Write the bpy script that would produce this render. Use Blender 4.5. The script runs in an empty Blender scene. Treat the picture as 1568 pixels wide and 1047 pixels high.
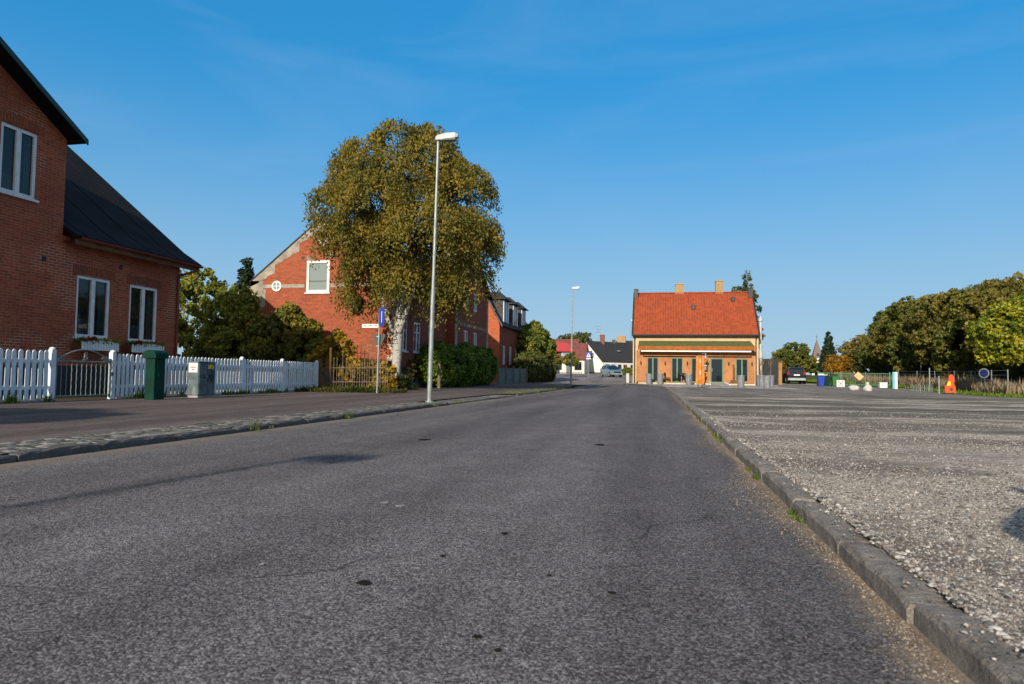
import bpy, bmesh, math, random
import numpy as np
from mathutils import Vector, Matrix
random.seed(7); RS = np.random.RandomState(11)
sc = bpy.context.scene; COL = sc.collection
rad = math.radians
# ------------------------------------------------------------------ camera
cam = bpy.data.cameras.new('camera'); co = bpy.data.objects.new('camera', cam); COL.objects.link(co)
cam.sensor_width = 36; cam.lens = 36 * 1045 / 1568; cam.clip_end = 6000; cam.clip_start = .05
co.matrix_world = Matrix.Translation((0, 0, .75)) @ Matrix.Rotation(rad(11.95), 4, 'Z') @ Matrix.Rotation(math.pi/2 + rad(2.82), 4, 'X') @ Matrix.Rotation(rad(.8), 4, 'Z')
cam.dof.use_dof = True; cam.dof.focus_distance = 14; cam.dof.aperture_fstop = 5.6
sc.camera = co
# ------------------------------------------------------------------ world and sun
ELEV, AZ = rad(23), rad(9.5)
w = bpy.data.worlds.new('World'); sc.world = w; w.use_nodes = True
nt = w.node_tree; bg = nt.nodes['Background']
sky = nt.nodes.new('ShaderNodeTexSky'); sky.sky_type = 'NISHITA'; sky.sun_disc = False
sky.sun_elevation = ELEV; sky.sun_rotation = math.pi + AZ; sky.air_density = 1; sky.dust_density = 0; sky.ozone_density = 10
hs = nt.nodes.new('ShaderNodeHueSaturation'); hs.inputs['Saturation'].default_value = 1.82
gm = nt.nodes.new('ShaderNodeGamma'); gm.inputs[1].default_value = .35; hs.inputs['Value'].default_value = 2.85
nt.links.new(sky.outputs[0], gm.inputs[0]); nt.links.new(gm.outputs[0], hs.inputs['Color']); tm = nt.nodes.new('ShaderNodeMix'); tm.data_type = 'RGBA'; tm.blend_type = 'MULTIPLY'; tm.inputs[0].default_value = 1; tm.inputs[7].default_value = (.96, .985, 1.03, 1); nt.links.new(hs.outputs[0], tm.inputs[6])
# thin cirrus veil: direction-space noise, drawn out sideways
tc = nt.nodes.new('ShaderNodeTexCoord'); mp = nt.nodes.new('ShaderNodeMapping'); mp.inputs['Scale'].default_value = (1.1, 1.6, 5.5); mp.inputs['Rotation'].default_value = (.25, .2, .3); nt.links.new(tc.outputs['Generated'], mp.inputs[0])
cn = nt.nodes.new('ShaderNodeTexNoise'); cn.inputs['Scale'].default_value = 1.6; cn.inputs['Detail'].default_value = 7; cn.inputs['Roughness'].default_value = .55; cn.inputs['Distortion'].default_value = .8; nt.links.new(mp.outputs[0], cn.inputs[0])
cr = nt.nodes.new('ShaderNodeMapRange'); cr.inputs[1].default_value = .5; cr.inputs[2].default_value = .85; cr.inputs[4].default_value = .2; nt.links.new(cn.outputs[0], cr.inputs[0])
cm = nt.nodes.new('ShaderNodeMix'); cm.data_type = 'RGBA'; cm.inputs[7].default_value = (2.6, 3.8, 5.6, 1); nt.links.new(cr.outputs[0], cm.inputs[0]); nt.links.new(tm.outputs[2], cm.inputs[6])
# pale sky glare added on the sun's side (behind the camera) to neutralise blue fill
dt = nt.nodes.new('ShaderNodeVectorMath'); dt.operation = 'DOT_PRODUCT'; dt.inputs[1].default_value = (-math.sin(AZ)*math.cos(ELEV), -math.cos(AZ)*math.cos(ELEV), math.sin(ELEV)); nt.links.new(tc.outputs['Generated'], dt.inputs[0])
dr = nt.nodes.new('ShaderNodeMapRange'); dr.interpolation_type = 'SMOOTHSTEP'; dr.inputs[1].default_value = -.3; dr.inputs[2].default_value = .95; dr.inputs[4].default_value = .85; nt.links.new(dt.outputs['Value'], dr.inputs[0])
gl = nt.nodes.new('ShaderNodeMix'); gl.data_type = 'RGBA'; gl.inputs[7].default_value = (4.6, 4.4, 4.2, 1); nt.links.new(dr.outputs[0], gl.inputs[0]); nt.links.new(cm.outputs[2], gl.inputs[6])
# paler air towards the horizon
sx = nt.nodes.new('ShaderNodeSeparateXYZ'); nt.links.new(tc.outputs['Generated'], sx.inputs[0])
hr = nt.nodes.new('ShaderNodeMapRange'); hr.interpolation_type = 'SMOOTHSTEP'; hr.inputs[1].default_value = -.05; hr.inputs[2].default_value = .42; hr.inputs[3].default_value = .8; hr.inputs[4].default_value = 0; nt.links.new(sx.outputs[2], hr.inputs[0])
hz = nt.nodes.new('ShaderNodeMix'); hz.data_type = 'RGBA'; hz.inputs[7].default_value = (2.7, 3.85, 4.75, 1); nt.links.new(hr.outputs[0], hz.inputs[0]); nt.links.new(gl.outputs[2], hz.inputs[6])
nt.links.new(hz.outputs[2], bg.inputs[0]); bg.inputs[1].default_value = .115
sl = bpy.data.lights.new('sun', 'SUN'); sl.energy = 5; sl.angle = rad(.5); sl.color = (1, .88, .72)
so = bpy.data.objects.new('sun', sl); COL.objects.link(so)
so.rotation_euler = Vector((math.sin(AZ)*math.cos(ELEV), math.cos(AZ)*math.cos(ELEV), -math.sin(ELEV))).to_track_quat('-Z', 'Y').to_euler()
sc.view_settings.view_transform = 'Standard'; sc.view_settings.look = 'None'; sc.view_settings.exposure = .3; sc.view_settings.gamma = 1
sc.view_settings.use_curve_mapping = False
# ------------------------------------------------------------------ material helpers
def nmat(name):
    m = bpy.data.materials.new(name); m.use_nodes = True
    return m, m.node_tree.nodes, m.node_tree.links, m.node_tree.nodes['Principled BSDF']
def rgb(c): return (c[0], c[1], c[2], 1)
def noise(N, L, vec, scale, detail=4, rough=.55):
    n = N.new('ShaderNodeTexNoise'); n.inputs['Scale'].default_value = scale; n.inputs['Detail'].default_value = detail; n.inputs['Roughness'].default_value = rough
    if vec is not None: L.new(vec, n.inputs['Vector'])
    return n.outputs['Fac']
def ramp(N, L, fac, stops):
    r = N.new('ShaderNodeValToRGB'); e = r.color_ramp.elements
    while len(e) < len(stops): e.new(.5)
    for k, (p, c) in enumerate(stops):
        e[k].position = p; e[k].color = rgb(c) if hasattr(c, '__len__') else (c, c, c, 1)
    L.new(fac, r.inputs[0]); return r.outputs[0]
def mix(N, L, fac, a, b, mode='MIX'):
    m = N.new('ShaderNodeMix'); m.data_type = 'RGBA'; m.blend_type = mode
    for s, v in ((m.inputs[0], fac), (m.inputs[6], a), (m.inputs[7], b)):
        if isinstance(v, bpy.types.NodeSocket): L.new(v, s)
        else: s.default_value = v if not hasattr(v, '__len__') else rgb(v)
    return m.outputs[2]
def mth(N, L, op, a, b=0.):
    m = N.new('ShaderNodeMath'); m.operation = op
    for s, v in ((m.inputs[0], a), (m.inputs[1], b)):
        if isinstance(v, bpy.types.NodeSocket): L.new(v, s)
        else: s.default_value = v
    return m.outputs[0]
def mapr(N, L, v, a, b, c=0., d=1.):
    m = N.new('ShaderNodeMapRange'); m.inputs[1].default_value = a; m.inputs[2].default_value = b; m.inputs[3].default_value = c; m.inputs[4].default_value = d
    m.interpolation_type = 'SMOOTHSTEP'; L.new(v, m.inputs[0]); return m.outputs[0]
def bump(N, L, b, h, strength, dist=.01):
    n = N.new('ShaderNodeBump'); n.inputs['Strength'].default_value = strength; n.inputs['Distance'].default_value = dist
    L.new(h, n.inputs['Height']); L.new(n.outputs[0], b.inputs['Normal'])
def pos(N): return N.new('ShaderNodeNewGeometry').outputs['Position']
def scaled(N, L, v, s):
    m = N.new('ShaderNodeVectorMath'); m.operation = 'MULTIPLY'; L.new(v, m.inputs[0]); m.inputs[1].default_value = s; return m.outputs[0]
def paint(name, col, rough=.6, metal=0., var=.25, scale=3., bmp=.15, bscale=40., spec=.4, dirt=None):
    m, N, L, b = nmat(name); p = N.new('ShaderNodeTexCoord').outputs['Object']
    f = mapr(N, L, noise(N, L, p, scale, 6), .3, .7)
    c = mix(N, L, f, [x*(1-var) for x in col], [min(1, x*(1+var*.6)) for x in col])
    if dirt:
        d = mapr(N, L, noise(N, L, scaled(N, L, p, (1, 1, .35)), scale*2.3, 8, .7), .52, .75); c = mix(N, L, d, c, dirt)
    L.new(c, b.inputs['Base Color']); b.inputs['Roughness'].default_value = rough; b.inputs['Metallic'].default_value = metal; b.inputs['Specular IOR Level'].default_value = spec
    if bmp: bump(N, L, b, noise(N, L, p, bscale, 4), bmp, .01)
    return m
def wallvec(N, L):
    g = N.new('ShaderNodeNewGeometry'); s = N.new('ShaderNodeSeparateXYZ'); L.new(g.outputs['Position'], s.inputs[0])
    n = N.new('ShaderNodeSeparateXYZ'); L.new(g.outputs['True Normal'], n.inputs[0])
    k = mth(N, L, 'GREATER_THAN', mth(N, L, 'ABSOLUTE', n.outputs[0]), .6)
    u = N.new('ShaderNodeMix'); L.new(k, u.inputs[0]); L.new(s.outputs[0], u.inputs[2]); L.new(s.outputs[1], u.inputs[3])
    c = N.new('ShaderNodeCombineXYZ'); L.new(u.outputs[0], c.inputs[0]); L.new(s.outputs[2], c.inputs[1]); return c.outputs[0], s, g.outputs['Position']
def brick(name, c1, c2, mortar, bw=.25, bh=.075, ms=.008, bias=0., stain=(.1, .06, .05), stamt=.5, patch=None):
    m, N, L, b = nmat(name); v, s, p = wallvec(N, L)
    t = N.new('ShaderNodeTexBrick'); L.new(v, t.inputs['Vector']); t.inputs['Scale'].default_value = 1
    t.inputs['Brick Width'].default_value = bw; t.inputs['Row Height'].default_value = bh; t.inputs['Mortar Size'].default_value = ms
    t.inputs['Mortar Smooth'].default_value = .3; t.inputs['Bias'].default_value = bias
    t.inputs['Color1'].default_value = rgb(c1); t.inputs['Color2'].default_value = rgb(c2); t.inputs['Mortar'].default_value = rgb(mortar)
    big = mapr(N, L, noise(N, L, p, .7, 5, .6), .35, .7)
    c = mix(N, L, mth(N, L, 'MULTIPLY', big, stamt), t.outputs['Color'], stain)
    fine = noise(N, L, p, 9, 5, .65); c = mix(N, L, .45, c, ramp(N, L, fine, ((.3, .25), (.75, 1))), 'MULTIPLY')
    if patch:   # repointed areas with pale mortar
        k = mapr(N, L, noise(N, L, p, .55, 2), .55, .6); k2 = mth(N, L, 'MULTIPLY', k, t.outputs['Fac']); c = mix(N, L, k2, c, patch)
    L.new(c, b.inputs['Base Color']); b.inputs['Roughness'].default_value = .85; b.inputs['Specular IOR Level'].default_value = .25
    bump(N, L, b, mth(N, L, 'SUBTRACT', mth(N, L, 'MULTIPLY', fine, .5), t.outputs['Fac']), .5, .008)
    return m
def leafmat(name, cols, trans=.35, ns=.9, wn=.55):
    m, N, L, b = nmat(name); g = N.new('ShaderNodeNewGeometry')
    n = mapr(N, L, noise(N, L, N.new('ShaderNodeTexCoord').outputs['Object'], ns, 3), .3, .7)
    f = mth(N, L, 'ADD', mth(N, L, 'MULTIPLY', n, wn), mth(N, L, 'MULTIPLY', g.outputs['Random Per Island'], 1-wn))
    k = len(cols); c = ramp(N, L, f, [(i/(k-1)*.8+.1, cc) for i, cc in enumerate(cols)])
    L.new(c, b.inputs['Base Color']); b.inputs['Roughness'].default_value = .55; b.inputs['Specular IOR Level'].default_value = .25
    t = N.new('ShaderNodeBsdfTranslucent'); L.new(mix(N, L, .25, c, (.25, .2, .02)), t.inputs[0])
    ms = N.new('ShaderNodeMixShader'); ms.inputs[0].default_value = trans; L.new(b.outputs[0], ms.inputs[1]); L.new(t.outputs[0], ms.inputs[2])
    L.new(ms.outputs[0], N['Material Output'].inputs[0]); return m
def glassmat(name, tint, see=.0):
    m, N, L, b = nmat(name); b.inputs['Base Color'].default_value = rgb(tint); b.inputs['Roughness'].default_value = .04; b.inputs['Specular IOR Level'].default_value = .8
    if see:
        t = N.new('ShaderNodeBsdfTransparent'); t.inputs[0].default_value = (.85, .9, .92, 1); ms = N.new('ShaderNodeMixShader'); ms.inputs[0].default_value = see
        L.new(b.outputs[0], ms.inputs[1]); L.new(t.outputs[0], ms.inputs[2]); L.new(ms.outputs[0], N['Material Output'].inputs[0])
    return m
# ------------------------------------------------------------------ mesh helpers
class B:
    def __init__(s): s.v = []; s.f = []
    def add(s, vs, fs):
        k = len(s.v); s.v += [tuple(map(float, p)) for p in vs]; s.f += [tuple(i+k for i in f) for f in fs]; return s
    def poly(s, vs): return s.add(vs, [tuple(range(len(vs)))])
    def box(s, a, b, bev=0.):
        x0, y0, z0 = (min(a[i], b[i]) for i in range(3)); x1, y1, z1 = (max(a[i], b[i]) for i in range(3))
        if bev:
            e = bev; P = [(x0, y0+e), (x0+e, y0), (x1-e, y0), (x1, y0+e), (x1, y1-e), (x1-e, y1), (x0+e, y1), (x0, y1-e)]
            return s.loft([[(x, y, z0) for x, y in P], [(x, y, z1-e) for x, y in P], [(min(max(x, x0+e), x1-e), min(max(y, y0+e), y1-e), z1) for x, y in P]])
        return s.add([(x0, y0, z0), (x1, y0, z0), (x1, y1, z0), (x0, y1, z0), (x0, y0, z1), (x1, y0, z1), (x1, y1, z1), (x0, y1, z1)],
                     [(3, 2, 1, 0), (4, 5, 6, 7), (0, 1, 5, 4), (1, 2, 6, 5), (2, 3, 7, 6), (3, 0, 4, 7)])
    def loft(s, rings, cap=True):
        n = len(rings[0]); vs = [p for r in rings for p in r]; fs = []
        for k in range(len(rings)-1):
            for i in range(n): j = (i+1) % n; fs.append((k*n+i, k*n+j, (k+1)*n+j, (k+1)*n+i))
        if cap: fs.append(tuple(reversed(range(n)))); fs.append(tuple(range((len(rings)-1)*n, len(rings)*n)))
        return s.add(vs, fs)
    def prism(s, pts, d):
        d = Vector(d); return s.loft([[tuple(Vector(p)) for p in pts], [tuple(Vector(p)+d) for p in pts]])
    def tube(s, path, r, n=8, cap=True):
        path = [Vector(p) for p in path]; rs = r if hasattr(r, '__len__') else [r]*len(path); rings = []
        for i, p in enumerate(path):
            t = (path[min(i+1, len(path)-1)]-path[max(i-1, 0)]).normalized()
            a = t.cross(Vector((0, 0, 1))) if abs(t.z) < .9 else t.cross(Vector((0, 1, 0)))
            a.normalize(); c = t.cross(a)
            rings.append([tuple(p+(a*math.cos(2*math.pi*k/n)+c*math.sin(2*math.pi*k/n))*rs[i]) for k in range(n)])
        return s.loft(rings, cap)
    def lathe(s, c, prof, n=16):
        return s.loft([[(c[0]+r*math.cos(2*math.pi*k/n), c[1]+r*math.sin(2*math.pi*k/n), c[2]+z) for k in range(n)] for r, z in prof])
    def disc(s, c, r, nrm, th, n=20):
        c = Vector(c); nrm = Vector(nrm).normalized(); return s.tube([c, c+nrm*th], r, n)
def wloc(o):
    v = Vector((0, 0, 0))
    while o is not None: v += o.location; o = o.parent
    return v
def put(name, b, mt, parent=None, smooth=False, kind=None):
    me = bpy.data.meshes.new(name); off = wloc(parent) if parent else Vector((0, 0, 0))
    me.from_pydata([(p[0]-off.x, p[1]-off.y, p[2]-off.z) for p in b.v], [], b.f); me.update()
    bm = bmesh.new(); bm.from_mesh(me); bmesh.ops.recalc_face_normals(bm, faces=bm.faces); bm.to_mesh(me); bm.free()
    if smooth: me.shade_smooth()
    me.materials.append(mt); o = bpy.data.objects.new(name, me); COL.objects.link(o); o.parent = parent
    if kind: o['kind'] = kind
    return o
def putnp(name, V, Fq, mt, parent=None, kind=None):
    off = np.array(wloc(parent)) if parent else np.zeros(3); V = np.asarray(V, dtype=np.float32)-off.astype(np.float32)
    me = bpy.data.meshes.new(name); n = len(Fq); k = Fq.shape[1]
    me.vertices.add(len(V)); me.vertices.foreach_set('co', V.ravel()); me.loops.add(n*k); me.loops.foreach_set('vertex_index', Fq.astype(np.int32).ravel())
    me.polygons.add(n); me.polygons.foreach_set('loop_start', np.arange(0, n*k, k, dtype=np.int32)); me.polygons.foreach_set('loop_total', np.full(n, k, dtype=np.int32))
    me.update(calc_edges=True); me.materials.append(mt); o = bpy.data.objects.new(name, me); COL.objects.link(o); o.parent = parent
    if kind: o['kind'] = kind
    return o
def thing(name, label, cat, loc=(0, 0, 0), group=None):
    o = bpy.data.objects.new(name, None); COL.objects.link(o); o.location = loc; o['label'] = label; o['category'] = cat; o.empty_display_size = .1
    if group: o['group'] = group
    return o
def tag(o, label, cat, group=None):
    o['label'] = label; o['category'] = cat
    if group: o['group'] = group
    return o
def dup(root, loc, label, rotz=0., scale=1.):
    def cp(o, par):
        c = o.copy(); COL.objects.link(c); c.parent = par
        for ch in o.children: cp(ch, c)
        return c
    r = cp(root, None); r.location = loc; r.rotation_euler = (0, 0, rotz); r.scale = (scale,)*3 if not hasattr(scale, '__len__') else scale; r['label'] = label; return r
def gz(y):
    return 0. if y < 45 else ((y-45)*.01 if y < 70 else (.25+(y-70)*.0198 if y < 130 else 1.44+min(y-130, 200)*.008))
# ------------------------------------------------------------------ materials
def asphalt(name, base, tint, agg=130., dirt=None, big=.6, contrast=.55):
    m, N, L, b = nmat(name); p = pos(N)
    vo = N.new('ShaderNodeTexVoronoi'); vo.inputs['Scale'].default_value = agg; L.new(p, vo.inputs['Vector'])
    cl = N.new('ShaderNodeSeparateColor'); L.new(vo.outputs['Color'], cl.inputs[0])
    a = ramp(N, L, cl.outputs[0], ((0, 1-contrast), (.55, 1-contrast*.25), (1, 1+contrast*1.3)))
    c = mix(N, L, 1., base, a, 'MULTIPLY')
    c = mix(N, L, mth(N, L, 'MULTIPLY', cl.outputs[1], .45), c, mix(N, L, 1., tint, a, 'MULTIPLY'))
    mid = noise(N, L, p, 38, 3); c = mix(N, L, .6, c, ramp(N, L, mid, ((.3, .55), (.7, 1.2))), 'MULTIPLY')
    lg = noise(N, L, scaled(N, L, p, (1.7, .13, 1)), .6, 6, .6); c = mix(N, L, big, c, ramp(N, L, lg, ((.35, .55), (.65, 1.4))), 'MULTIPLY')
    sp = noise(N, L, p, 2.3, 5, .7); c = mix(N, L, big, c, ramp(N, L, sp, ((.35, .75), (.7, 1.2))), 'MULTIPLY')
    s = N.new('ShaderNodeSeparateXYZ'); L.new(p, s.inputs[0])
    if dirt:   # grit lying along the right kerb, and the worn edge along the left kerb
        x = mth(N, L, 'ADD', s.outputs[0], mth(N, L, 'MULTIPLY', noise(N, L, p, 2.2, 6, .65), .5))
        k = mapr(N, L, x, .82, 1.04); k = mth(N, L, 'MULTIPLY', k, mapr(N, L, noise(N, L, p, 30, 4, .7), .3, .6, .35, 1))
        gc = ramp(N, L, noise(N, L, p, 170, 3, .8), ((.3, [q*.4 for q in dirt]), (.7, [q*1.5 for q in dirt])))
        c = mix(N, L, k, c, gc)
        k2 = mth(N, L, 'MULTIPLY', mapr(N, L, mth(N, L, 'SUBTRACT', x, .25), -4.5, -5.05), .6); c = mix(N, L, k2, c, gc)
        # old seam line along the left lane and a few cracks
        q = mth(N, L, 'ABSOLUTE', mth(N, L, 'ADD', s.outputs[0], mth(N, L, 'ADD', mth(N, L, 'MULTIPLY', noise(N, L, p, 1.1, 4), .1), .3)))
        cr = N.new('ShaderNodeTexVoronoi'); cr.feature = 'DISTANCE_TO_EDGE'; cr.inputs['Scale'].default_value = .16; L.new(mixv(N, L, p), cr.inputs['Vector'])
        k3 = mth(N, L, 'MULTIPLY', mapr(N, L, cr.outputs['Distance'], .0008, .0022, 1, 0), mapr(N, L, noise(N, L, p, .5, 2), .45, .55)); c = mix(N, L, mth(N, L, 'MULTIPLY', k3, .5), c, (.015, .014, .015))
        st = mapr(N, L, noise(N, L, p, 1.6, 2, .4), .74, .77); c = mix(N, L, mth(N, L, 'MULTIPLY', st, .6), c, (.02, .02, .022))
    L.new(c, b.inputs['Base Color']); b.inputs['Roughness'].default_value = .9; b.inputs['Specular IOR Level'].default_value = .06
    h = mth(N, L, 'ADD', mth(N, L, 'MULTIPLY', vo.outputs['Distance'], -1.), mth(N, L, 'MULTIPLY', noise(N, L, p, 60, 3), .8))
    bump(N, L, b, h, .35, .006); return m
def mixv(N, L, p):
    n = N.new('ShaderNodeTexNoise'); n.inputs['Scale'].default_value = .9; n.inputs['Detail'].default_value = 5; L.new(p, n.inputs['Vector'])
    a = N.new('ShaderNodeVectorMath'); a.operation = 'ADD'; L.new(p, a.inputs[0]); L.new(n.outputs['Color'], a.inputs[1]); return a.outputs[0]
def gravelmat():
    m, N, L, b = nmat('gravel_lot'); p = pos(N)
    vo = N.new('ShaderNodeTexVoronoi'); vo.inputs['Scale'].default_value = 46; L.new(p, vo.inputs['Vector']); cl = N.new('ShaderNodeSeparateColor'); L.new(vo.outputs['Color'], cl.inputs[0])
    v2 = N.new('ShaderNodeTexVoronoi'); v2.inputs['Scale'].default_value = 120; L.new(p, v2.inputs['Vector']); c2 = N.new('ShaderNodeSeparateColor'); L.new(v2.outputs['Color'], c2.inputs[0])
    st = ramp(N, L, cl.outputs[0], ((0, (.11, .098, .085)), (.35, (.28, .252, .22)), (.7, (.44, .4, .345)), (1, (.64, .6, .53))))
    s2 = ramp(N, L, c2.outputs[0], ((0, (.12, .105, .09)), (.6, (.33, .295, .25)), (1, (.54, .49, .43))))
    c = mix(N, L, mapr(N, L, noise(N, L, p, 5, 4), .4, .6), st, s2)
    # compacted darker patches, drawn out across the lot by traffic
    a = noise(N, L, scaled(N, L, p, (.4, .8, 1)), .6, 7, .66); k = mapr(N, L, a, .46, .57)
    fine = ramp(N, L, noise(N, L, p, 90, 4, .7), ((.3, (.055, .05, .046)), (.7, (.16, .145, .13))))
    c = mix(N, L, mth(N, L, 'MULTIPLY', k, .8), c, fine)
    s = N.new('ShaderNodeSeparateXYZ'); L.new(p, s.inputs[0])
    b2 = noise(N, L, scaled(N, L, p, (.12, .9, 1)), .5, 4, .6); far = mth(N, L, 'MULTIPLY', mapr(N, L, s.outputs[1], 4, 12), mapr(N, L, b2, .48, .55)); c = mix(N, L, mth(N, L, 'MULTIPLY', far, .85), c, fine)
    c = mix(N, L, 1., c, (1., .98, .94), 'MULTIPLY')
    L.new(c, b.inputs['Base Color']); b.inputs['Roughness'].default_value = .95; b.inputs['Specular IOR Level'].default_value = .03
    bump(N, L, b, mth(N, L, 'ADD', mth(N, L, 'MULTIPLY', vo.outputs['Distance'], -1.), noise(N, L, p, 80, 4, .7)), .45, .008); return m
def cobblemat():
    m, N, L, b = nmat('cobbles'); p = pos(N)
    vo = N.new('ShaderNodeTexVoronoi'); vo.feature = 'DISTANCE_TO_EDGE'; vo.inputs['Scale'].default_value = 8.5; vo.inputs['Randomness'].default_value = .45; L.new(p, vo.inputs['Vector'])
    vc = N.new('ShaderNodeTexVoronoi'); vc.inputs['Scale'].default_value = 8.5; vc.inputs['Randomness'].default_value = .45; L.new(p, vc.inputs['Vector']); cl = N.new('ShaderNodeSeparateColor'); L.new(vc.outputs['Color'], cl.inputs[0])
    st = ramp(N, L, cl.outputs[0], ((0, (.1, .1, .1)), (.5, (.2, .19, .18)), (1, (.34, .32, .3))))
    st = mix(N, L, .5, st, ramp(N, L, noise(N, L, p, 60, 4), ((.3, .5), (.7, 1.2))), 'MULTIPLY')
    j = mix(N, L, mapr(N, L, noise(N, L, p, 3, 4), .5, .65), (.09, .075, .055), (.05, .075, .02))
    c = mix(N, L, mapr(N, L, vo.outputs['Distance'], .03, .1), j, st)
    L.new(c, b.inputs['Base Color']); b.inputs['Roughness'].default_value = .9; b.inputs['Specular IOR Level'].default_value = .05; bump(N, L, b, mapr(N, L, vo.outputs['Distance'], 0, .2), .9, .02); return m
def granite(name, col):
    m, N, L, b = nmat(name); p = pos(N)
    f = noise(N, L, p, 140, 4, .8); c = ramp(N, L, f, ((.3, [x*.45 for x in col]), (.55, col), (.75, [min(1, x*1.8) for x in col])))
    c = mix(N, L, mapr(N, L, noise(N, L, p, 4, 6, .7), .4, .7, 0, .55), c, (.09, .08, .065))
    c = mix(N, L, .5, c, ramp(N, L, noise(N, L, p, 14, 5, .7), ((.3, .5), (.7, 1.2))), 'MULTIPLY')
    L.new(c, b.inputs['Base Color']); b.inputs['Roughness'].default_value = .9; b.inputs['Specular IOR Level'].default_value = .06; bump(N, L, b, mth(N, L, 'ADD', noise(N, L, p, 30, 6, .7), noise(N, L, p, 9, 4)), .9, .02); return m
def grassmat(name, a, b_, c_):
    m, N, L, b = nmat(name); p = pos(N)
    c = ramp(N, L, noise(N, L, p, 1.1, 6, .65), ((.3, a), (.5, b_), (.72, c_))); c = mix(N, L, .6, c, ramp(N, L, noise(N, L, p, 30, 5, .7), ((.3, .45), (.7, 1.3))), 'MULTIPLY')
    L.new(c, b.inputs['Base Color']); b.inputs['Roughness'].default_value = .95; b.inputs['Specular IOR Level'].default_value = .1; bump(N, L, b, noise(N, L, p, 40, 4), .8, .03); return m
M = {}
M['road'] = asphalt('road_asphalt', (.12, .112, .114), (.215, .198, .195), 160, dirt=(.24, .19, .14), contrast=.72, big=.6)
M['walk'] = asphalt('pavement_asphalt', (.115, .096, .09), (.17, .142, .125), 190, contrast=.35)
M['yard'] = asphalt('yard_asphalt', (.19, .172, .15), (.27, .245, .215), 140)
M['pave'] = asphalt('pale_paving', (.33, .31, .285), (.4, .375, .345), 90, contrast=.25)
M['farroad'] = asphalt('far_road', (.2, .175, .17), (.26, .23, .22), 90, contrast=.3)
M['gravel'] = gravelmat(); M['cobble'] = cobblemat(); M['kerb'] = granite('kerb_granite', (.27, .245, .22)); M['kerb_dark'] = granite('kerb_dark_granite', (.13, .125, .125))  # left kerb rows use a darker granite tone
M['ground'] = grassmat('grass_ground', (.05, .045, .02), (.06, .085, .02), (.12, .1, .04))
M['verge'] = grassmat('grass_verge', (.05, .07, .015), (.1, .14, .02), (.2, .2, .05))
M['soil'] = grassmat('garden_soil', (.05, .035, .025), (.075, .06, .035), (.05, .075, .02))
M['brick_dark'] = brick('dark_red_brick', (.5, .115, .048), (.29, .065, .03), (.4, .23, .16), bias=-.1, ms=.008, stain=(.28, .065, .035), stamt=.55, patch=(.45, .3, .22))
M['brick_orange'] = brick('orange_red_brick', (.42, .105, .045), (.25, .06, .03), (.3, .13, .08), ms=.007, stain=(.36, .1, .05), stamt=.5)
M['brick_shade'] = brick('shade_tone_brick', (.36, .08, .035), (.26, .055, .03), (.2, .1, .07), ms=.007, stain=(.2, .06, .04), stamt=.5)  # darker brick copy: shade of the street fronts put into its colour
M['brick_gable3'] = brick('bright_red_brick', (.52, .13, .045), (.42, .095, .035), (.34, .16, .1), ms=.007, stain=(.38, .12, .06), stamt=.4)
M['render_grey'] = paint('grey_render', (.3, .27, .23), .9, var=.35, scale=2.5, bmp=.4, dirt=(.14, .13, .11))
M['stone_pale'] = paint('pale_stone', (.5, .42, .3), .85, var=.25, bmp=.3)
M['stone_white'] = paint('worn_white_paint', (.48, .46, .42), .85, var=.25, scale=6, bmp=.4, dirt=(.25, .23, .19))
M['plinth'] = paint('grey_plinth', (.26, .255, .24), .9, var=.3, scale=2, bmp=.4, dirt=(.1, .1, .09))
M['roof_black'] = paint('black_sheet_roof', (.016, .015, .016), .85, var=.3, scale=1.2, bmp=.1, spec=.08)
M['roof_slate'] = paint('dark_slate_roof', (.035, .036, .04), .8, var=.3, scale=6, bmp=.4, bscale=12, spec=.15)
M['roof_red'] = paint('faded_red_roof', (.16, .05, .04), .8, var=.3, scale=2, bmp=.5, bscale=14, dirt=(.07, .05, .045))
M['roof_bright'] = paint('red_sheet_roof', (.42, .05, .045), .55, var=.12, bmp=.1)
M['trim_dark'] = paint('dark_trim', (.02, .022, .024), .45, var=.2, bmp=0)
M['trim_green'] = paint('dark_green_trim', (.012, .04, .035), .4, var=.2, bmp=0)
M['copper_red'] = paint('red_brown_gutter', (.16, .035, .022), .45, var=.2, bmp=0)
M['white'] = paint('white_paint', (.68, .69, .69), .45, var=.12, scale=4, bmp=.08, dirt=(.5, .49, .44))
M['fencewhite'] = paint('fence_white_paint', (.6, .66, .71), .5, var=.12, scale=5, bmp=.15, dirt=(.42, .42, .36))
M['whitewall'] = paint('white_render', (.66, .65, .62), .85, var=.1, scale=1, bmp=.1)
M['creamwall'] = paint('cream_render', (.62, .6, .54), .85, var=.12, scale=1, bmp=.1)
M['shopyellow'] = paint('yellow_render', (.52, .38, .22), .85, var=.12, scale=1.2, bmp=.2, dirt=(.45, .33, .2))
M['shoporange'] = paint('orange_render', (.37, .165, .065), .8, var=.2, scale=1.5, bmp=.15, dirt=(.36, .15, .07))
M['green_frame'] = paint('green_window_frame', (.1, .2, .12), .5, var=.15, bmp=0)
M['awning'] = paint('green_striped_awning', (.075, .085, .02), .8, var=.35, scale=9, bmp=.2, dirt=(.25, .26, .16))
M['rust'] = paint('rusty_orange_timber', (.5, .17, .02), .65, var=.35, scale=3, bmp=.2, dirt=(.2, .07, .02))
M['brown_wood'] = paint('brown_wood', (.13, .055, .02), .7, var=.3, bmp=.2)
M['grey_wood'] = paint('weathered_wood', (.17, .13, .09), .85, var=.35, scale=8, bmp=.4)
M['zinc'] = paint('zinc_grey', (.2, .215, .24), .55, metal=.3, var=.25, scale=4, bmp=.1, dirt=(.32, .32, .33))
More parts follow.
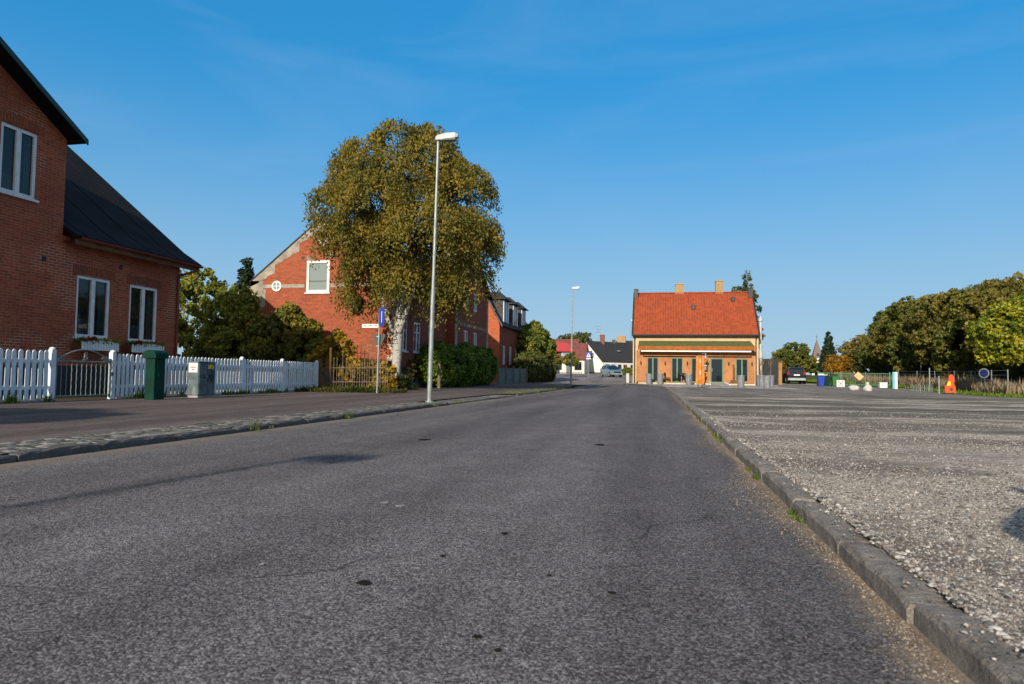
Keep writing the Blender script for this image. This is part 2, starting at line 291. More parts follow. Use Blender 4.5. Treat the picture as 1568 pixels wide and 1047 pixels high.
M['galv'] = paint('galvanised_steel', (.27, .31, .31), .5, metal=.45, var=.2, scale=6, bmp=.05)
M['gate'] = paint('gate_metal', (.2, .24, .23), .5, metal=.3, var=.3, scale=6, bmp=.05)
M['binGreen'] = paint('dark_green_box', (.003, .034, .023), .6, var=.25, scale=3, bmp=.08, spec=.12, dirt=(.006, .025, .018))
M['cabgrey'] = paint('cabinet_grey', (.08, .11, .12), .55, var=.35, scale=5, bmp=.1, dirt=(.25, .27, .27))
M['black'] = paint('black_plastic', (.012, .012, .014), .45, var=.2, bmp=0)
M['blacknet'] = paint('black_screen', (.02, .024, .026), .8, var=.35, scale=3, bmp=.2)
M['blue'] = paint('sign_blue', (.01, .04, .3), .45, var=.08, bmp=0)
M['signwhite'] = paint('sign_white', (.72, .72, .7), .5, var=.08, bmp=0)
M['signback'] = paint('sign_back_grey', (.05, .06, .06), .5, metal=.4, var=.2, bmp=0)
M['binblue'] = paint('blue_bin_plastic', (.01, .04, .36), .45, var=.15, bmp=0)
M['bingrn'] = paint('green_bin_plastic', (.03, .14, .03), .45, var=.15, bmp=0)
M['turq'] = paint('pale_turquoise', (.12, .42, .48), .5, var=.15, bmp=0)
M['railgreen'] = paint('green_rail_paint', (.1, .25, .17), .5, var=.2, bmp=0)
M['orange'] = paint('orange_red_plastic', (.55, .07, .018), .45, var=.12, bmp=0)
M['yellow'] = paint('yellow_plastic', (.75, .5, .02), .45, var=.1, bmp=0)
M['cardboard'] = paint('peach_board', (.62, .38, .2), .7, var=.15, bmp=.1)
M['tyre'] = paint('tyre_rubber', (.012, .012, .012), .8, var=.2, bmp=.1)
M['rim'] = paint('alloy_rim', (.5, .5, .5), .35, metal=.7, var=.1, bmp=0)
M['carblack'] = paint('dark_car_paint', (.012, .014, .018), .2, metal=.3, var=.1, bmp=0, spec=.7)
M['carsilver'] = paint('blue_grey_car_paint', (.22, .31, .37), .3, metal=.5, var=.1, bmp=0, spec=.6)
M['redlight'] = paint('red_lamp_glass', (.55, .01, .01), .2, var=.1, bmp=0)
M['lampwhite'] = paint('lamp_housing', (.42, .44, .44), .4, var=.1, bmp=0)
M['bark'] = paint('brown_bark', (.07, .05, .035), .9, var=.4, scale=6, bmp=.8, bscale=18)
M['curtain'] = paint('pale_curtain', (.6, .64, .66), .9, var=.25, scale=9, bmp=.2, bscale=30)
M['room'] = paint('dark_room', (.02, .02, .02), .95, var=.1, bmp=0)
M['yellowbrick'] = brick('yellow_chimney_brick', (.5, .33, .14), (.4, .26, .11), (.35, .28, .2), ms=.01, stain=(.3, .2, .1), stamt=.4)
M['redbrick'] = brick('chimney_red_brick', (.3, .09, .06), (.22, .07, .05), (.25, .18, .15), ms=.01)
M['flower_red'] = leafmat('red_flowers', ((.2, .01, .01), (.45, .02, .03)), .2)
M['glass'] = glassmat('window_glass', (.01, .014, .017)); M['seeglass'] = glassmat('clear_window_glass', (.012, .018, .022), .5)
M['greyglass'] = glassmat('pale_reflecting_glass', (.22, .27, .27))
def birchbark():
    m, N, L, b = nmat('birch_bark'); p = N.new('ShaderNodeTexCoord').outputs['Object']
    k = mapr(N, L, noise(N, L, scaled(N, L, p, (2, 2, 9)), 1.6, 5, .7), .56, .62); c = mix(N, L, k, (.38, .37, .34), (.03, .028, .025))
    c = mix(N, L, .5, c, ramp(N, L, noise(N, L, p, 12, 4), ((.3, .6), (.7, 1.1))), 'MULTIPLY')
    L.new(c, b.inputs['Base Color']); b.inputs['Roughness'].default_value = .8; bump(N, L, b, noise(N, L, p, 20, 4), .5, .02); return m
M['birchbark'] = birchbark()
M['l_birch'] = leafmat('birch_leaves', ((.055, .065, .014), (.12, .115, .02), (.23, .185, .028), (.37, .26, .036)), .42)
M['l_dark'] = leafmat('dark_green_leaves', ((.03, .045, .012), (.055, .08, .018), (.1, .11, .024), (.17, .15, .03)), .25)
M['l_spruce'] = leafmat('spruce_needles', ((.006, .016, .01), (.012, .028, .014), (.025, .045, .02)), .1)
M['l_mix'] = leafmat('autumn_mixed_leaves', ((.05, .075, .016), (.11, .125, .022), (.2, .18, .026), (.34, .24, .03)), .3)
M['l_yellow'] = leafmat('yellow_leaves', ((.08, .09, .01), (.2, .16, .012), (.38, .24, .015), (.5, .3, .02)), .35)
M['l_orange'] = leafmat('orange_yellow_leaves', ((.1, .06, .008), (.25, .13, .01), (.4, .2, .012)), .35)
M['l_shrub_lit'] = leafmat('sunlit_tone_leaves', ((.07, .1, .018), (.16, .2, .03), (.28, .29, .04), (.44, .36, .05)), .4, wn=.4)  # leaf tones raised: missing sunlight on house-shaded shrubs put into their colour
M['l_green'] = leafmat('fresh_green_leaves', ((.03, .06, .008), (.07, .14, .014), (.14, .22, .018), (.26, .3, .03)), .3)
M['l_hedge'] = leafmat('hedge_leaves', ((.045, .07, .012), (.09, .13, .018), (.16, .18, .025), (.28, .24, .035)), .25)
M['l_olive'] = leafmat('olive_leaves', ((.05, .065, .014), (.1, .12, .022), (.17, .175, .03), (.24, .2, .034)), .35, ns=.35)
M['l_brown'] = leafmat('browning_leaves', ((.04, .05, .012), (.08, .08, .016), (.14, .11, .02), (.22, .13, .025)), .25, ns=.4)
M['l_chest'] = leafmat('bright_autumn_leaves', ((.05, .09, .01), (.13, .19, .018), (.3, .3, .022), (.5, .4, .03)), .35, ns=1.2, wn=.4)
M['l_tan'] = leafmat('tan_olive_leaves', ((.06, .065, .016), (.12, .12, .024), (.19, .165, .032), (.26, .2, .036)), .35, ns=.4)
M['reed'] = leafmat('dry_reeds', ((.2, .15, .1), (.32, .25, .17), (.42, .34, .24)), .3)
# ------------------------------------------------------------------ ground, road, pavements
def sheet(name, left, right, off, mt, kind='structure', sub=1):
    """strip between two edge lines [(x,y)...]; follows the terrain"""
    b = B(); n = len(left); rows = []
    for i in range(n):
        (x0, y0), (x1, y1) = left[i], right[i]; rows.append([(x0+(x1-x0)*k/sub, y0+(y1-y0)*k/sub) for k in range(sub+1)])
    vs = [(x, y, gz(y)+off) for r in rows for x, y in r]; m_ = sub+1
    b.add(vs, [(i*m_+k, i*m_+k+1, (i+1)*m_+k+1, (i+1)*m_+k) for i in range(n-1) for k in range(sub)])
    return put(name, b, mt, kind=kind)
YS = [-400, -30, -12, 0, 20, 45, 70, 130, 330, 5000]
sheet('ground', [(-4000, y) for y in YS], [(4000, y) for y in YS], -.05, M['ground'])
YR = [-30, -12, 0, 10, 20, 30, 45, 52, 58]
sheet('road', [(-5.3, y) for y in YR], [(.9, y) for y in YR], 0, M['road'])
sheet('far_road', [(-60, 54), (-60, 70), (-60, 96), (-60, 125)], [(-2.6, 54), (-3, 70), (14, 96), (14, 125)], -.004, M['farroad'])
sheet('shop_forecourt', [(-2.4, 60), (-2.4, 63), (-2.4, 70), (-2.4, 74)], [(18, 60), (18, 63), (18, 70), (18, 74)], .02, M['pave'])
sheet('shop_paving', [(.6, 49), (.2, 53), (-.6, 57), (-2.4, 60)], [(18, 49), (18, 53), (18, 57), (18, 60)], .02, M['pave'])
sheet('asphalt_yard', [(.86, 33), (.8, 40), (.75, 45), (.66, 49)], [(17.5, 33), (18.5, 40), (20, 45), (20, 49)], .062, M['yard'])
sheet('asphalt_patch', [(12.9, 49), (10.4, 52), (9.9, 60), (11.5, 70)], [(20, 49), (20, 52), (20, 60), (20, 70)], .028, M['yard'])
# gravel lot as a gently uneven sheet
def lotz(X, Y):
    Z = .066+.008*np.sin(X*2.1+Y*1.3)*np.sin(Y*1.7-X)+.006*np.sin(X*5.3+1)*np.sin(Y*4.1)+.012*np.sin(X*.6+Y*.35)
    k = np.clip((X-.92)/.6, 0, 1); return .08*(1-k)+Z*k
def lot():
    xs = np.concatenate([np.linspace(.892, 4, 40), np.linspace(4.2, 17.5, 50)]); ys = np.concatenate([np.linspace(-6, 0, 8), np.linspace(.15, 10, 90), np.linspace(10.4, 33.2, 60)])
    X, Y = np.meshgrid(xs, ys); Z = lotz(X, Y)
    Z = np.where(X > 16.5, Z-.03, Z); n, k = X.shape; V = np.stack([X, Y, Z], -1).reshape(-1, 3)
    i = np.arange(n-1)[:, None]*k+np.arange(k-1)[None]; F = np.stack([i, i+1, i+k+1, i+k], -1).reshape(-1, 4)
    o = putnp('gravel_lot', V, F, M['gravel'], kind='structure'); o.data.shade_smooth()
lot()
# left side
YW = [-30, -12, 0, 10, 20, 30, 45, 52]
sheet('pavement', [(-12.95, y) for y in YW]+[(-13.2, 57)], [(-5.86, y) for y in YW]+[(-8, 57)], .06, M['walk'])
sheet('cobble_strip', [(-5.88, y) for y in (-30, 0, 16)], [(-5.13, y) for y in (-30, 0, 16)], .066, M['cobble'])
sheet('dropped_cobbles', [(-5.88, y) for y in (16, 17, 25)], [(-5.05, y) for y in (16, 17, 25)], .03, M['cobble'])
sheet('cobble_strip', [(-5.95, 25), (-6.1, 35), (-6.4, 45), (-8.2, 54)], [(-5.15, 25), (-5.3, 35), (-5.7, 45), (-7.2, 53)], .068, M['cobble'])
sheet('garden_ground', [(-60, y) for y in (-30, 0, 25, 45, 58)], [(-12.95, y) for y in (-30, 0, 25, 45, 58)], .05, M['soil'])
sheet('garden_path', [(-40, 26.3), (-40, 28.2)], [(-12.95, 25.3), (-12.95, 27.8)], .058, M['pave'])
sheet('verge', [(17.2, 20), (16.6, 30), (16, 38), (16.4, 43), (18.2, 50), (19.5, 60), (17.5, 72), (15.5, 90)], [(60, 20), (60, 30), (60, 38), (60, 43), (60, 50), (60, 60), (60, 72), (60, 90)], .075, M['verge'])
def kerbrow(name, pts, w, h, mt, lo=.8, hi=1.2, jit=.01, base=-.05):
    """row of individual rough granite kerb stones along a polyline (front-face line first)"""
    b = B(); P = [Vector((x, y)) for x, y in pts]; seg = [(P[i+1]-P[i]).length for i in range(len(P)-1)]; tot = sum(seg)
    def at(s):
        for i, l in enumerate(seg):
            if s <= l or i == len(seg)-1: t = (P[i+1]-P[i]).normalized(); return P[i]+t*s, Vector((t.y, -t.x))
            s -= l
    s = 0
    while s < tot:
        l = min(random.uniform(lo, hi), tot-s); n = max(2, int(l/.12)); side = random.uniform(-jit, jit); hh = h+random.uniform(-jit, jit); rings = []
        for k in range(n+1):
            d = s+.007+(l-.014)*k/n; p, nn = at(d); g = gz(p.y); e = .012 if k in (0, n) else 0.; j = lambda a=1.: random.uniform(-.0055, .0055)*a
            ww = w*(1 if True else 1)
            q = [(0, base), (0+j(), hh-.018-e+j()), (.014*math.copysign(1, w)+j(), hh-e+j()), (ww*.5, hh+.002-e+j()), (ww-.012*math.copysign(1, w)+j(), hh-e+j()), (ww+.03*math.copysign(1, w), hh-.004-e), (ww+.03*math.copysign(1, w), base)]
            rings.append([(p.x+nn.x*(a+side), p.y+nn.y*(a+side), g+z) for a, z in q])
        b.loft(rings); s += l
    return put(name, b, mt, kind='structure')
kerbrow('kerb_stones', [(.77, .4), (.77, 8), (.77, 15), (.78, 22), (.78, 30), (.72, 42), (.6, 49), (.02, 56), (-2.4, 61), (-3, 63)], .13, .082, M['kerb'])
kerbrow('kerb_stones', [(-5.03, -12), (-5.03, 8), (-5.0, 16.2)], -.13, .068, M['kerb_dark'])
kerbrow('kerb_stones', [(-5.02, 16.4), (-5.0, 25)], -.1, .012, M['kerb_dark'])
kerbrow('kerb_stones', [(-5.05, 25.1), (-5.15, 35), (-5.5, 45), (-6.2, 50), (-7.5, 53.5), (-9.5, 55.8), (-14, 57.2)], -.13, .06, M['kerb_dark'])
# loose gravel stones near the camera, grit by the kerb
def stones():
    ico = bpy.data.meshes.new('tmp'); bm = bmesh.new(); bmesh.ops.create_icosphere(bm, subdivisions=1, radius=1); bm.to_mesh(ico)
    V0 = np.array([v.co[:] for v in bm.verts]); F0 = np.array([[v.index for v in f.verts] for f in bm.faces]); bm.free(); bpy.data.meshes.remove(ico)
    bm = bmesh.new(); bmesh.ops.create_cube(bm, size=1.3); V1 = np.array([v.co[:] for v in bm.verts]); bm.free()
    def scatter(name, X, Y, Z, R, mt):
        n = len(X); V = V0[None]*(1+RS.uniform(-.3, .3, (n, len(V0), 1)))*R[:, None, None]
        V = V*np.stack([RS.uniform(.7, 1.3, n), RS.uniform(.7, 1.3, n), RS.uniform(.4, .8, n)], -1)[:, None]
        a = RS.uniform(0, 6.28, n); c, s = np.cos(a)[:, None], np.sin(a)[:, None]; x, y = V[..., 0]*c-V[..., 1]*s, V[..., 0]*s+V[..., 1]*c
        V = np.stack([x+X[:, None], y+Y[:, None], V[..., 2]+Z[:, None]], -1).reshape(-1, 3)
        F = (F0[None]+(np.arange(n)*len(V0))[:, None, None]).reshape(-1, 3); return putnp(name, V, F, mt, kind='stuff')
    m, N, L, b = nmat('gravel_stones'); g = N.new('ShaderNodeNewGeometry')
    c = ramp(N, L, g.outputs['Random Per Island'], ((0, (.035, .034, .036)), (.25, (.09, .082, .075)), (.42, (.17, .13, .105)), (.6, (.225, .215, .2)), (.88, (.34, .325, .3)), (1, (.48, .46, .43))))
    c = mix(N, L, .5, c, ramp(N, L, noise(N, L, g.outputs['Position'], 150, 3), ((.3, .6), (.7, 1.2))), 'MULTIPLY')
    L.new(c, b.inputs['Base Color']); b.inputs['Roughness'].default_value = .85
    n = 175000; u = RS.uniform(0, 1, n); Y = 1.2+17*u**2.0; X = .9+RS.uniform(0, 1, n)*(.35+.6*Y)
    Z = lotz(X, Y); k = ((np.sin(X*1.3+Y*.9+1)+np.sin(Y*1.9-X*.6)+.7*np.sin(X*3.3+Y*2.7)+RS.uniform(-.7, 1.1, n)) > -.75-np.clip(5.5-Y, 0, 3)) & (RS.uniform(0, 1, n) > (Y-7)/11)
    R = (RS.gamma(2.6, .0012, n)+.0016)*(.7+.035*Y); scatter('loose_gravel', X[k], Y[k], Z[k]+R[k]*.2, R[k], m)
    n = 9000; Y = .8+15*RS.uniform(0, 1, n)**1.5; X = .898+RS.normal(0, .012, n)+np.abs(RS.normal(0, .02, n)); R = RS.gamma(3, .0014, n)+.0016; scatter('loose_gravel', X, Y, .08+R*.3, R, m)
    n = 500; Y = 1+12*RS.uniform(0, 1, n)**1.4; X = RS.uniform(.79, .9, n); R = RS.gamma(3, .0011, n)+.001; scatter('loose_gravel', X, Y, .086+R*.2, R, m)
    m2, N, L, b = nmat('kerb_grit'); g = N.new('ShaderNodeNewGeometry')
    L.new(ramp(N, L, g.outputs['Random Per Island'], ((0, (.06, .042, .03)), (.5, (.15, .115, .085)), (1, (.3, .26, .21)))), b.inputs['Base Color']); b.inputs['Roughness'].default_value = .9
    n = 16000; Y = .5+16*RS.uniform(0, 1, n)**1.6; X = .76-np.abs(RS.normal(0, .13, n))*(.7+.5*np.sin(Y*1.7)); R = RS.gamma(2.5, .0007, n)+.001
    scatter('kerb_grit', X, Y, R*.2, R, m2)
stones()
# ------------------------------------------------------------------ building helpers
def facade(b, O, u, n, width, height, holes, depth=.12):
    """rectangular wall with real openings; O = bottom left corner, u = along, n = outward; holes = (u0, u1, z0, z1) above O"""
    O, u, n = Vector(O), Vector(u), Vector(n); Z = Vector((0, 0, 1))
    us = sorted({0, width, *[h[0] for h in holes], *[h[1] for h in holes]}); zs = sorted({0, height, *[h[2] for h in holes], *[h[3] for h in holes]})
    for i in range(len(us)-1):
        for k in range(len(zs)-1):
            cu, cz = (us[i]+us[i+1])/2, (zs[k]+zs[k+1])/2
            if any(h[0] < cu < h[1] and h[2] < cz < h[3] for h in holes): continue
            b.poly([O+u*us[i]+Z*zs[k], O+u*us[i+1]+Z*zs[k], O+u*us[i+1]+Z*zs[k+1], O+u*us[i]+Z*zs[k+1]])
    for u0, u1, z0, z1 in holes:
        c = [O+u*u0+Z*z0, O+u*u1+Z*z0, O+u*u1+Z*z1, O+u*u0+Z*z1]
        for i in range(4): a, d = c[i], c[(i+1) % 4]; b.poly([a, d, d-n*depth, a-n*depth])
def obox(b, O, u, n, u0, u1, z0, z1, d0, d1):
    O, u, n = Vector(O), Vector(u), Vector(n); Z = Vector((0, 0, 1))
    b.loft([[tuple(O+u*a+Z*z+n*d) for a, z in ((u0, z0), (u1, z0), (u1, z1), (u0, z1))] for d in (d0, d1)])
def window(parent, O, u, n, u0, u1, z0, z1, frame, pane, cas=2, fw=.07, rec=.07, transom=None, sill=None, curtain=False, name='window', light=None):
    """window set into its opening: frame > pane (and sill, curtain)"""
    f = B(); Wd = u1-u0; e = .004
    for a in ((u0+e, u0+fw, z0+e, z1-e), (u1-fw, u1-e, z0+e, z1-e)): obox(f, O, u, n, *a, -rec-.05, -rec+.03)
    for a in ((u0+fw, u1-fw, z0+e, z0+fw), (u0+fw, u1-fw, z1-fw, z1-e)): obox(f, O, u, n, *a, -rec-.048, -rec+.028)
    for k in range(1, cas):
        c = u0+Wd*k/cas; obox(f, O, u, n, c-fw*.75, c+fw*.75, z0+fw, z1-fw, -rec-.045, -rec+.035)
    if transom:
        zt = z0+(z1-z0)*transom
        for k in range(cas): obox(f, O, u, n, u0+Wd*k/cas+fw*(1 if k == 0 else .75), u0+Wd*(k+1)/cas-fw*(1 if k == cas-1 else .75), zt-.025, zt+.025, -rec-.04, -rec+.02)
    w_ = put(name, f, M[frame], parent)
    p = B(); obox(p, O, u, n, u0+fw*.5, u1-fw*.5, z0+fw*.5, z1-fw*.5, -rec-.03, -rec-.02); put('pane', p, M[pane], w_)
    if curtain:
        r = B(); obox(r, O, u, n, u0, u1, z0, z1, -.75, -.74)
        Ov, uv, nv = Vector(O), Vector(u), Vector(n); Z = Vector((0, 0, 1))
        c = [Ov+uv*u0+Z*z0, Ov+uv*u1+Z*z0, Ov+uv*u1+Z*z1, Ov+uv*u0+Z*z1]
        for i in range(4): a, d = c[i], c[(i+1) % 4]; r.poly([a-nv*.13, d-nv*.13, d-nv*.74, a-nv*.74])
        put('interior', r, M['room'], w_)
        cu = B()
        def cloth(a, c_, lo, hi, d):
            n_ = 24; cu.add([tuple(Ov+uv*(a+(c_-a)*i/n_)+Z*z-nv*(d+.02*math.sin(i*1.9))) for z in (lo, hi) for i in range(n_+1)], [(i, i+1, n_+2+i, n_+1+i) for i in range(n_)])
        H = z1-z0; cloth(u0, u0+Wd*.17, z0+.1, z1, .2); cloth(u1-Wd*.2, u1, z0+.1, z1, .2); cloth(u0+Wd*.17, u1-Wd*.2, z0+.1, z0+H*.3, .24); put('curtain', cu, M['curtain'], w_)
    if sill:
        s = B(); obox(s, O, u, n, u0-.06, u1+.06, z0-.06, z0, -rec+.03, .06); put('sill', s, M[sill], w_)
    return w_
def slab(b, pts, th):
    """thick roof plane: pts = outline on the upper face"""
    a, c, d = Vector(pts[0]), Vector(pts[1]), Vector(pts[2]); n = (c-a).cross(d-a).normalized()
    if n.z < 0: n = -n
    b.loft([[tuple(Vector(p)) for p in pts], [tuple(Vector(p)-n*th) for p in pts]])
XU, YU, XN, YN = (1, 0, 0), (0, 1, 0), (1, 0, 0), (0, -1, 0)
# ------------------------------------------------------------------ near red brick house
def house1():
    h = thing('brick_house', 'tall dark red brick house with black roof standing behind the white picket fence', 'house', (-20, 12, .05))
    x = -16.; y0, y1, y2 = 4.4, 15.66, 20.4; w = B()
    O = (x, y0, .05)
    H = [(9.33, 10.37, 5.13, 6.88), (7.2, 8.24, 5.13, 6.88), (7.9, 9.36, 1.6, 3.38), (11.8, 13.02, 1.62, 3.38), (13.78, 15.0, 1.6, 3.38), (2.5, 3.7, 1.6, 3.38)]
    # tall gable front, then the lower wing: one continuous wall
    facade(w, O, YU, XN, y1-y0, 7.05, [q for q in H if q[1] < 11.2]); facade(w, (x, y1, .05), YU, XN, y2-y1, 4.38, [(a-(y1-y0), b_-(y1-y0), c, d) for a, b_, c, d in H if a > 11.2])
    ap = (y0+y1)/2; az = 7.1+(y1-ap)*.592
    w.poly([(x, y0, 7.1), (x, y1, 7.1), (x, ap, az)])
    # far sides and backs
    w.poly([(x, y1, 4.43), (x, y1, 7.1), (x-9, y1, 7.1), (x-9, y1, 4.43)]); w.poly([(x, y0, .05), (x-9, y0, .05), (x-9, y0, 7.1), (x, y0, 7.1)])
    rz = 4.55+5.4*.82
    w.poly([(x, y2, .05), (x, y2, 4.43), (x-5.4, y2, rz-.1), (x-10.8, y2, 4.43), (x-10.8, y2, .05)]); w.poly([(x-9, y0, .05), (x-9, y0, 7.1), (x-9, ap, az), (x-9, y1, 7.1), (x-9, y1, .05)]); w.poly([(x-10.8, y1, .05), (x-10.8, y2, .05), (x-10.8, y2, 4.43), (x-10.8, y1, 4.43)])
    put('wall', w, M['brick_dark'], h)
    b = B(); b.box((x+.003, y0, 0), (x+.04, y2+.02, .85)); put('plinth', b, paint('dark_tarred_plinth', (.03, .034, .045), .9, var=.3), h)
    # soldier-course arches over the openings, proud by a few mm
    am = brick('arch_brick', (.45, .12, .055), (.32, .085, .04), (.2, .08, .05), bw=.085, bh=.6, ms=.004)
    for q in H:
        a = B(); n = int((q[1]-q[0]+.3)/.085)
        for i in range(n):
            t = q[0]-.15+(q[1]-q[0]+.3)*(i+.5)/n; k = 1-((t-(q[0]+q[1])/2)/((q[1]-q[0]+.3)/2))**2; z = q[3]+.03*k+.005
            obox(a, O, YU, XN, t-.036, t+.036, z, z+.24, .002, .012+random.uniform(0, .004))
        put('brick_arch', a, am, h)
    for i, q in enumerate(H): window(h, O, YU, XN, *q, 'white', 'seeglass', 2, .09, .06, curtain=True, sill='white')
    for yy, zz in ((15.05, 3.62), (17.72, 3.82)): v = B(); obox(v, (x, 0, 0), YU, XN, yy, yy+.12, zz, zz+.14, .003, .012); put('vent', v, M['black'], h)
    r = B(); o = .75; zt = lambda yy: az+.12-abs(yy-ap)*.592
    for s in (-1, 1):
        e = ap+s*((y1-y0)/2+.16); slab(r, [(x+.5, ap, az+.12), (x+.5, e, zt(e)), (x-9.5, e, zt(e)), (x-9.5, ap, az+.12)], .1)
    rf = put('roof', r, M['roof_black'], h)
    g = B()
    for s in (-1, 1):
        e = ap+s*((y1-y0)/2+.18); nx = x+.5
        g.prism([(nx+.002, ap, az+.14), (nx+.002, e, zt(e)+.02), (nx+.002, e, zt(e)-.13), (nx+.002, ap, az-.02)], (.03, 0, 0))
    put('verge_board', g, M['trim_green'], rf)
    so_ = B()
    e = y1+.15; so_.poly([(x+.49, y1+.005, zt(y1)-.13), (x+.49, e, zt(e)-.115), (x-9, e, zt(e)-.115), (x-9, y1+.005, zt(y1)-.13)]); put('soffit', so_, M['trim_dark'], rf)
    # wing roof: steep upper part and a flatter flared foot over the street wall
    r = B(); ye = y2+.5
    slab(r, [(x-.25, y1+.01, 4.9), (x-.25, ye, 4.9), (x-5.4, ye, rz+.1), (x-5.4, y1+.01, rz+.1)], .09)
    slab(r, [(x+.48, y1+.01, 4.44), (x+.48, ye, 4.44), (x-.25, ye, 4.9), (x-.25, y1+.01, 4.9)], .08)
    slab(r, [(x-5.4, y1+.01, rz+.1), (x-5.4, ye, rz+.1), (x-11.2, ye, 4.4), (x-11.2, y1+.01, 4.4)], .09)
    rw = put('roof', r, M['roof_black'], h)
    s_ = B(); yy = y1+.35
    while yy < ye:
        for p, q in (((x-.25, 4.9), (x-5.4, rz+.1)), ((x+.48, 4.44), (x-.25, 4.9))):
            s_.loft([[(p[0], yy-.012, p[1]), (p[0], yy+.012, p[1]), (p[0], yy+.012, p[1]+.02), (p[0], yy-.012, p[1]+.02)], [(q[0], yy-.012, q[1]), (q[0], yy+.012, q[1]), (q[0], yy+.012, q[1]+.02), (q[0], yy-.012, q[1]+.02)]])
        yy += 1.25
    put('seam', s_, M['roof_black'], rw)
    gt = B()
    prof = [(x+.47+.075*math.cos(a_), 4.4+.075*math.sin(a_)) for a_ in np.linspace(math.pi, 2*math.pi, 8)]; prof += [(x+.47+.062*math.cos(a_), 4.4+.062*math.sin(a_)) for a_ in np.linspace(2*math.pi, math.pi, 8)]
    gt.loft([[(p[0], yv, p[1]) for p in prof] for yv in (y1+.1, ye+.02)])
    gt.tube([(x+.47, ye-.18, 4.36), (x+.47, ye-.18, 4.22), (x+.1, y2-.12, 4.0), (x+.07, y2-.12, 3.85), (x+.07, y2-.12, .15)], .042, 10); put('gutter', gt, M['copper_red'], h)
    fa = B(); obox(fa, (x, y1, 0), YU, XN, .02, y2-y1+.45, 4.2, 4.34, .38, .41); fa.poly([(x+.4, y1, 4.25), (x+.4, ye, 4.25), (x, ye, 4.3), (x, y1, 4.3)]); put('eaves_board', fa, M['brown_wood'], h)
    return h
house1()
# ------------------------------------------------------------------ leaf clouds
def leafquads(C, size, nrm=None, elong=1.6, down=0.):
    """C (n,3) leaf centres -> two-vertex-wide rhombus leaves, slightly biased to the normal nrm"""
    n = len(C); a = RS.normal(size=(n, 3)); a[:, 2] -= down; a /= np.linalg.norm(a, axis=1)[:, None]
    if nrm is not None:
        q = RS.normal(size=(n, 3))*.75+nrm; b = np.cross(q, a)
    else: b = np.cross(RS.normal(size=(n, 3)), a)
    b /= np.linalg.norm(b, axis=1)[:, None]+1e-9; s = size*RS.uniform(.6, 1.35, n)[:, None]
    a = a*s*.5*elong; b = b*s*.5
    V = np.stack([C-a, C-a*.1+b, C+a, C-a*.1-b], 1).reshape(-1, 3); return V
def foliage(name, parts, mt, parent, size, elong=1.6, down=0.):
    C = np.concatenate([p[0] for p in parts]); Nn = np.concatenate([p[1] for p in parts]); V = leafquads(C, size, Nn, elong, down)
    return putnp(name, V, np.arange(len(V)).reshape(-1, 4), mt, parent)
def lobes_clumps(lobes, n_cl, cr, per, inner=.35, flat=1.):
    """clumps of leaves set over and inside a union of ellipsoids"""
    L_ = np.array([[*l[:3], *(l[3:6] if len(l) >= 6 else (l[3],)*3)] for l in lobes]); wt = (L_[:, 3]*L_[:, 4]+L_[:, 3]*L_[:, 5]); wt /= wt.sum()
    idx = RS.choice(len(L_), n_cl, p=wt); d = RS.normal(size=(n_cl, 3)); d /= np.linalg.norm(d, axis=1)[:, None]
    r = 1-RS.uniform(0, inner, n_cl)**1.3*.9; c = L_[idx, :3]+d*L_[idx, 3:]*r[:, None]; out = []
    # drop most clumps that fall deep inside another lobe
    keep = np.ones(n_cl, bool)
    for l in L_: keep &= ~((((c-l[:3])/(l[3:]*.72))**2).sum(1) < 1) | (RS.uniform(size=n_cl) < .12)
    c, d = c[keep], d[keep]; k = len(c); e = RS.normal(size=(k, per, 3)); e /= np.linalg.norm(e, axis=2)[..., None]
    rr = RS.uniform(.35, 1, (k, per, 1))**.6*cr*RS.uniform(.6, 1.3, (k, 1, 1)); e2 = e*rr; e2[..., 2] *= flat
    P = (c[:, None]+e2).reshape(-1, 3); Nn = (e*.8+d[:, None]*.9+np.array([0, 0, .35])).reshape(-1, 3); return P, Nn
def limbs(b, base, ends, r0, wob=.15, n=7):
    for e in ends:
        base_, e = Vector(base), Vector(e); path = [base_.lerp(e, k/n)+Vector((random.uniform(-wob, wob), random.uniform(-wob, wob), 0))*(k/n)*(1-k/n)*3 for k in range(n+1)]
        b.tube(path, [r0*(1-k/n*.8) for k in range(n+1)], 6)
def tree(name, label, base, lobes, trunk_r, mt, bark, size, n_cl, per, cr, group=None, cat='tree', trunk_h=None, elong=1.5, inner=.35, flat=.8, nlimb=7):
    t = thing(name, label, cat, base, group); bx, by, bz = base; Lb = [(bx+l[0], by+l[1], bz+l[2], *l[3:]) for l in lobes]
    foliage('crown', [lobes_clumps(Lb, n_cl, cr, per, inner, flat)], M[mt], t, size, elong)
    tr = B(); top = max(l[2] for l in Lb); th = trunk_h or (top-bz)*.5
    tr.tube([(bx, by, bz-.15), (bx+.02, by, bz+th*.12), (bx-.04, by+.03, bz+th*.5), (bx+.03, by, bz+th)], [trunk_r*1.5, trunk_r, trunk_r*.85, trunk_r*.6], 9)
    limbs(tr, (bx+.03, by, bz+th*.95), [(l[0], l[1], l[2]) for l in Lb[:nlimb]], trunk_r*.5); put('trunk', tr, M[bark], t)
    return t
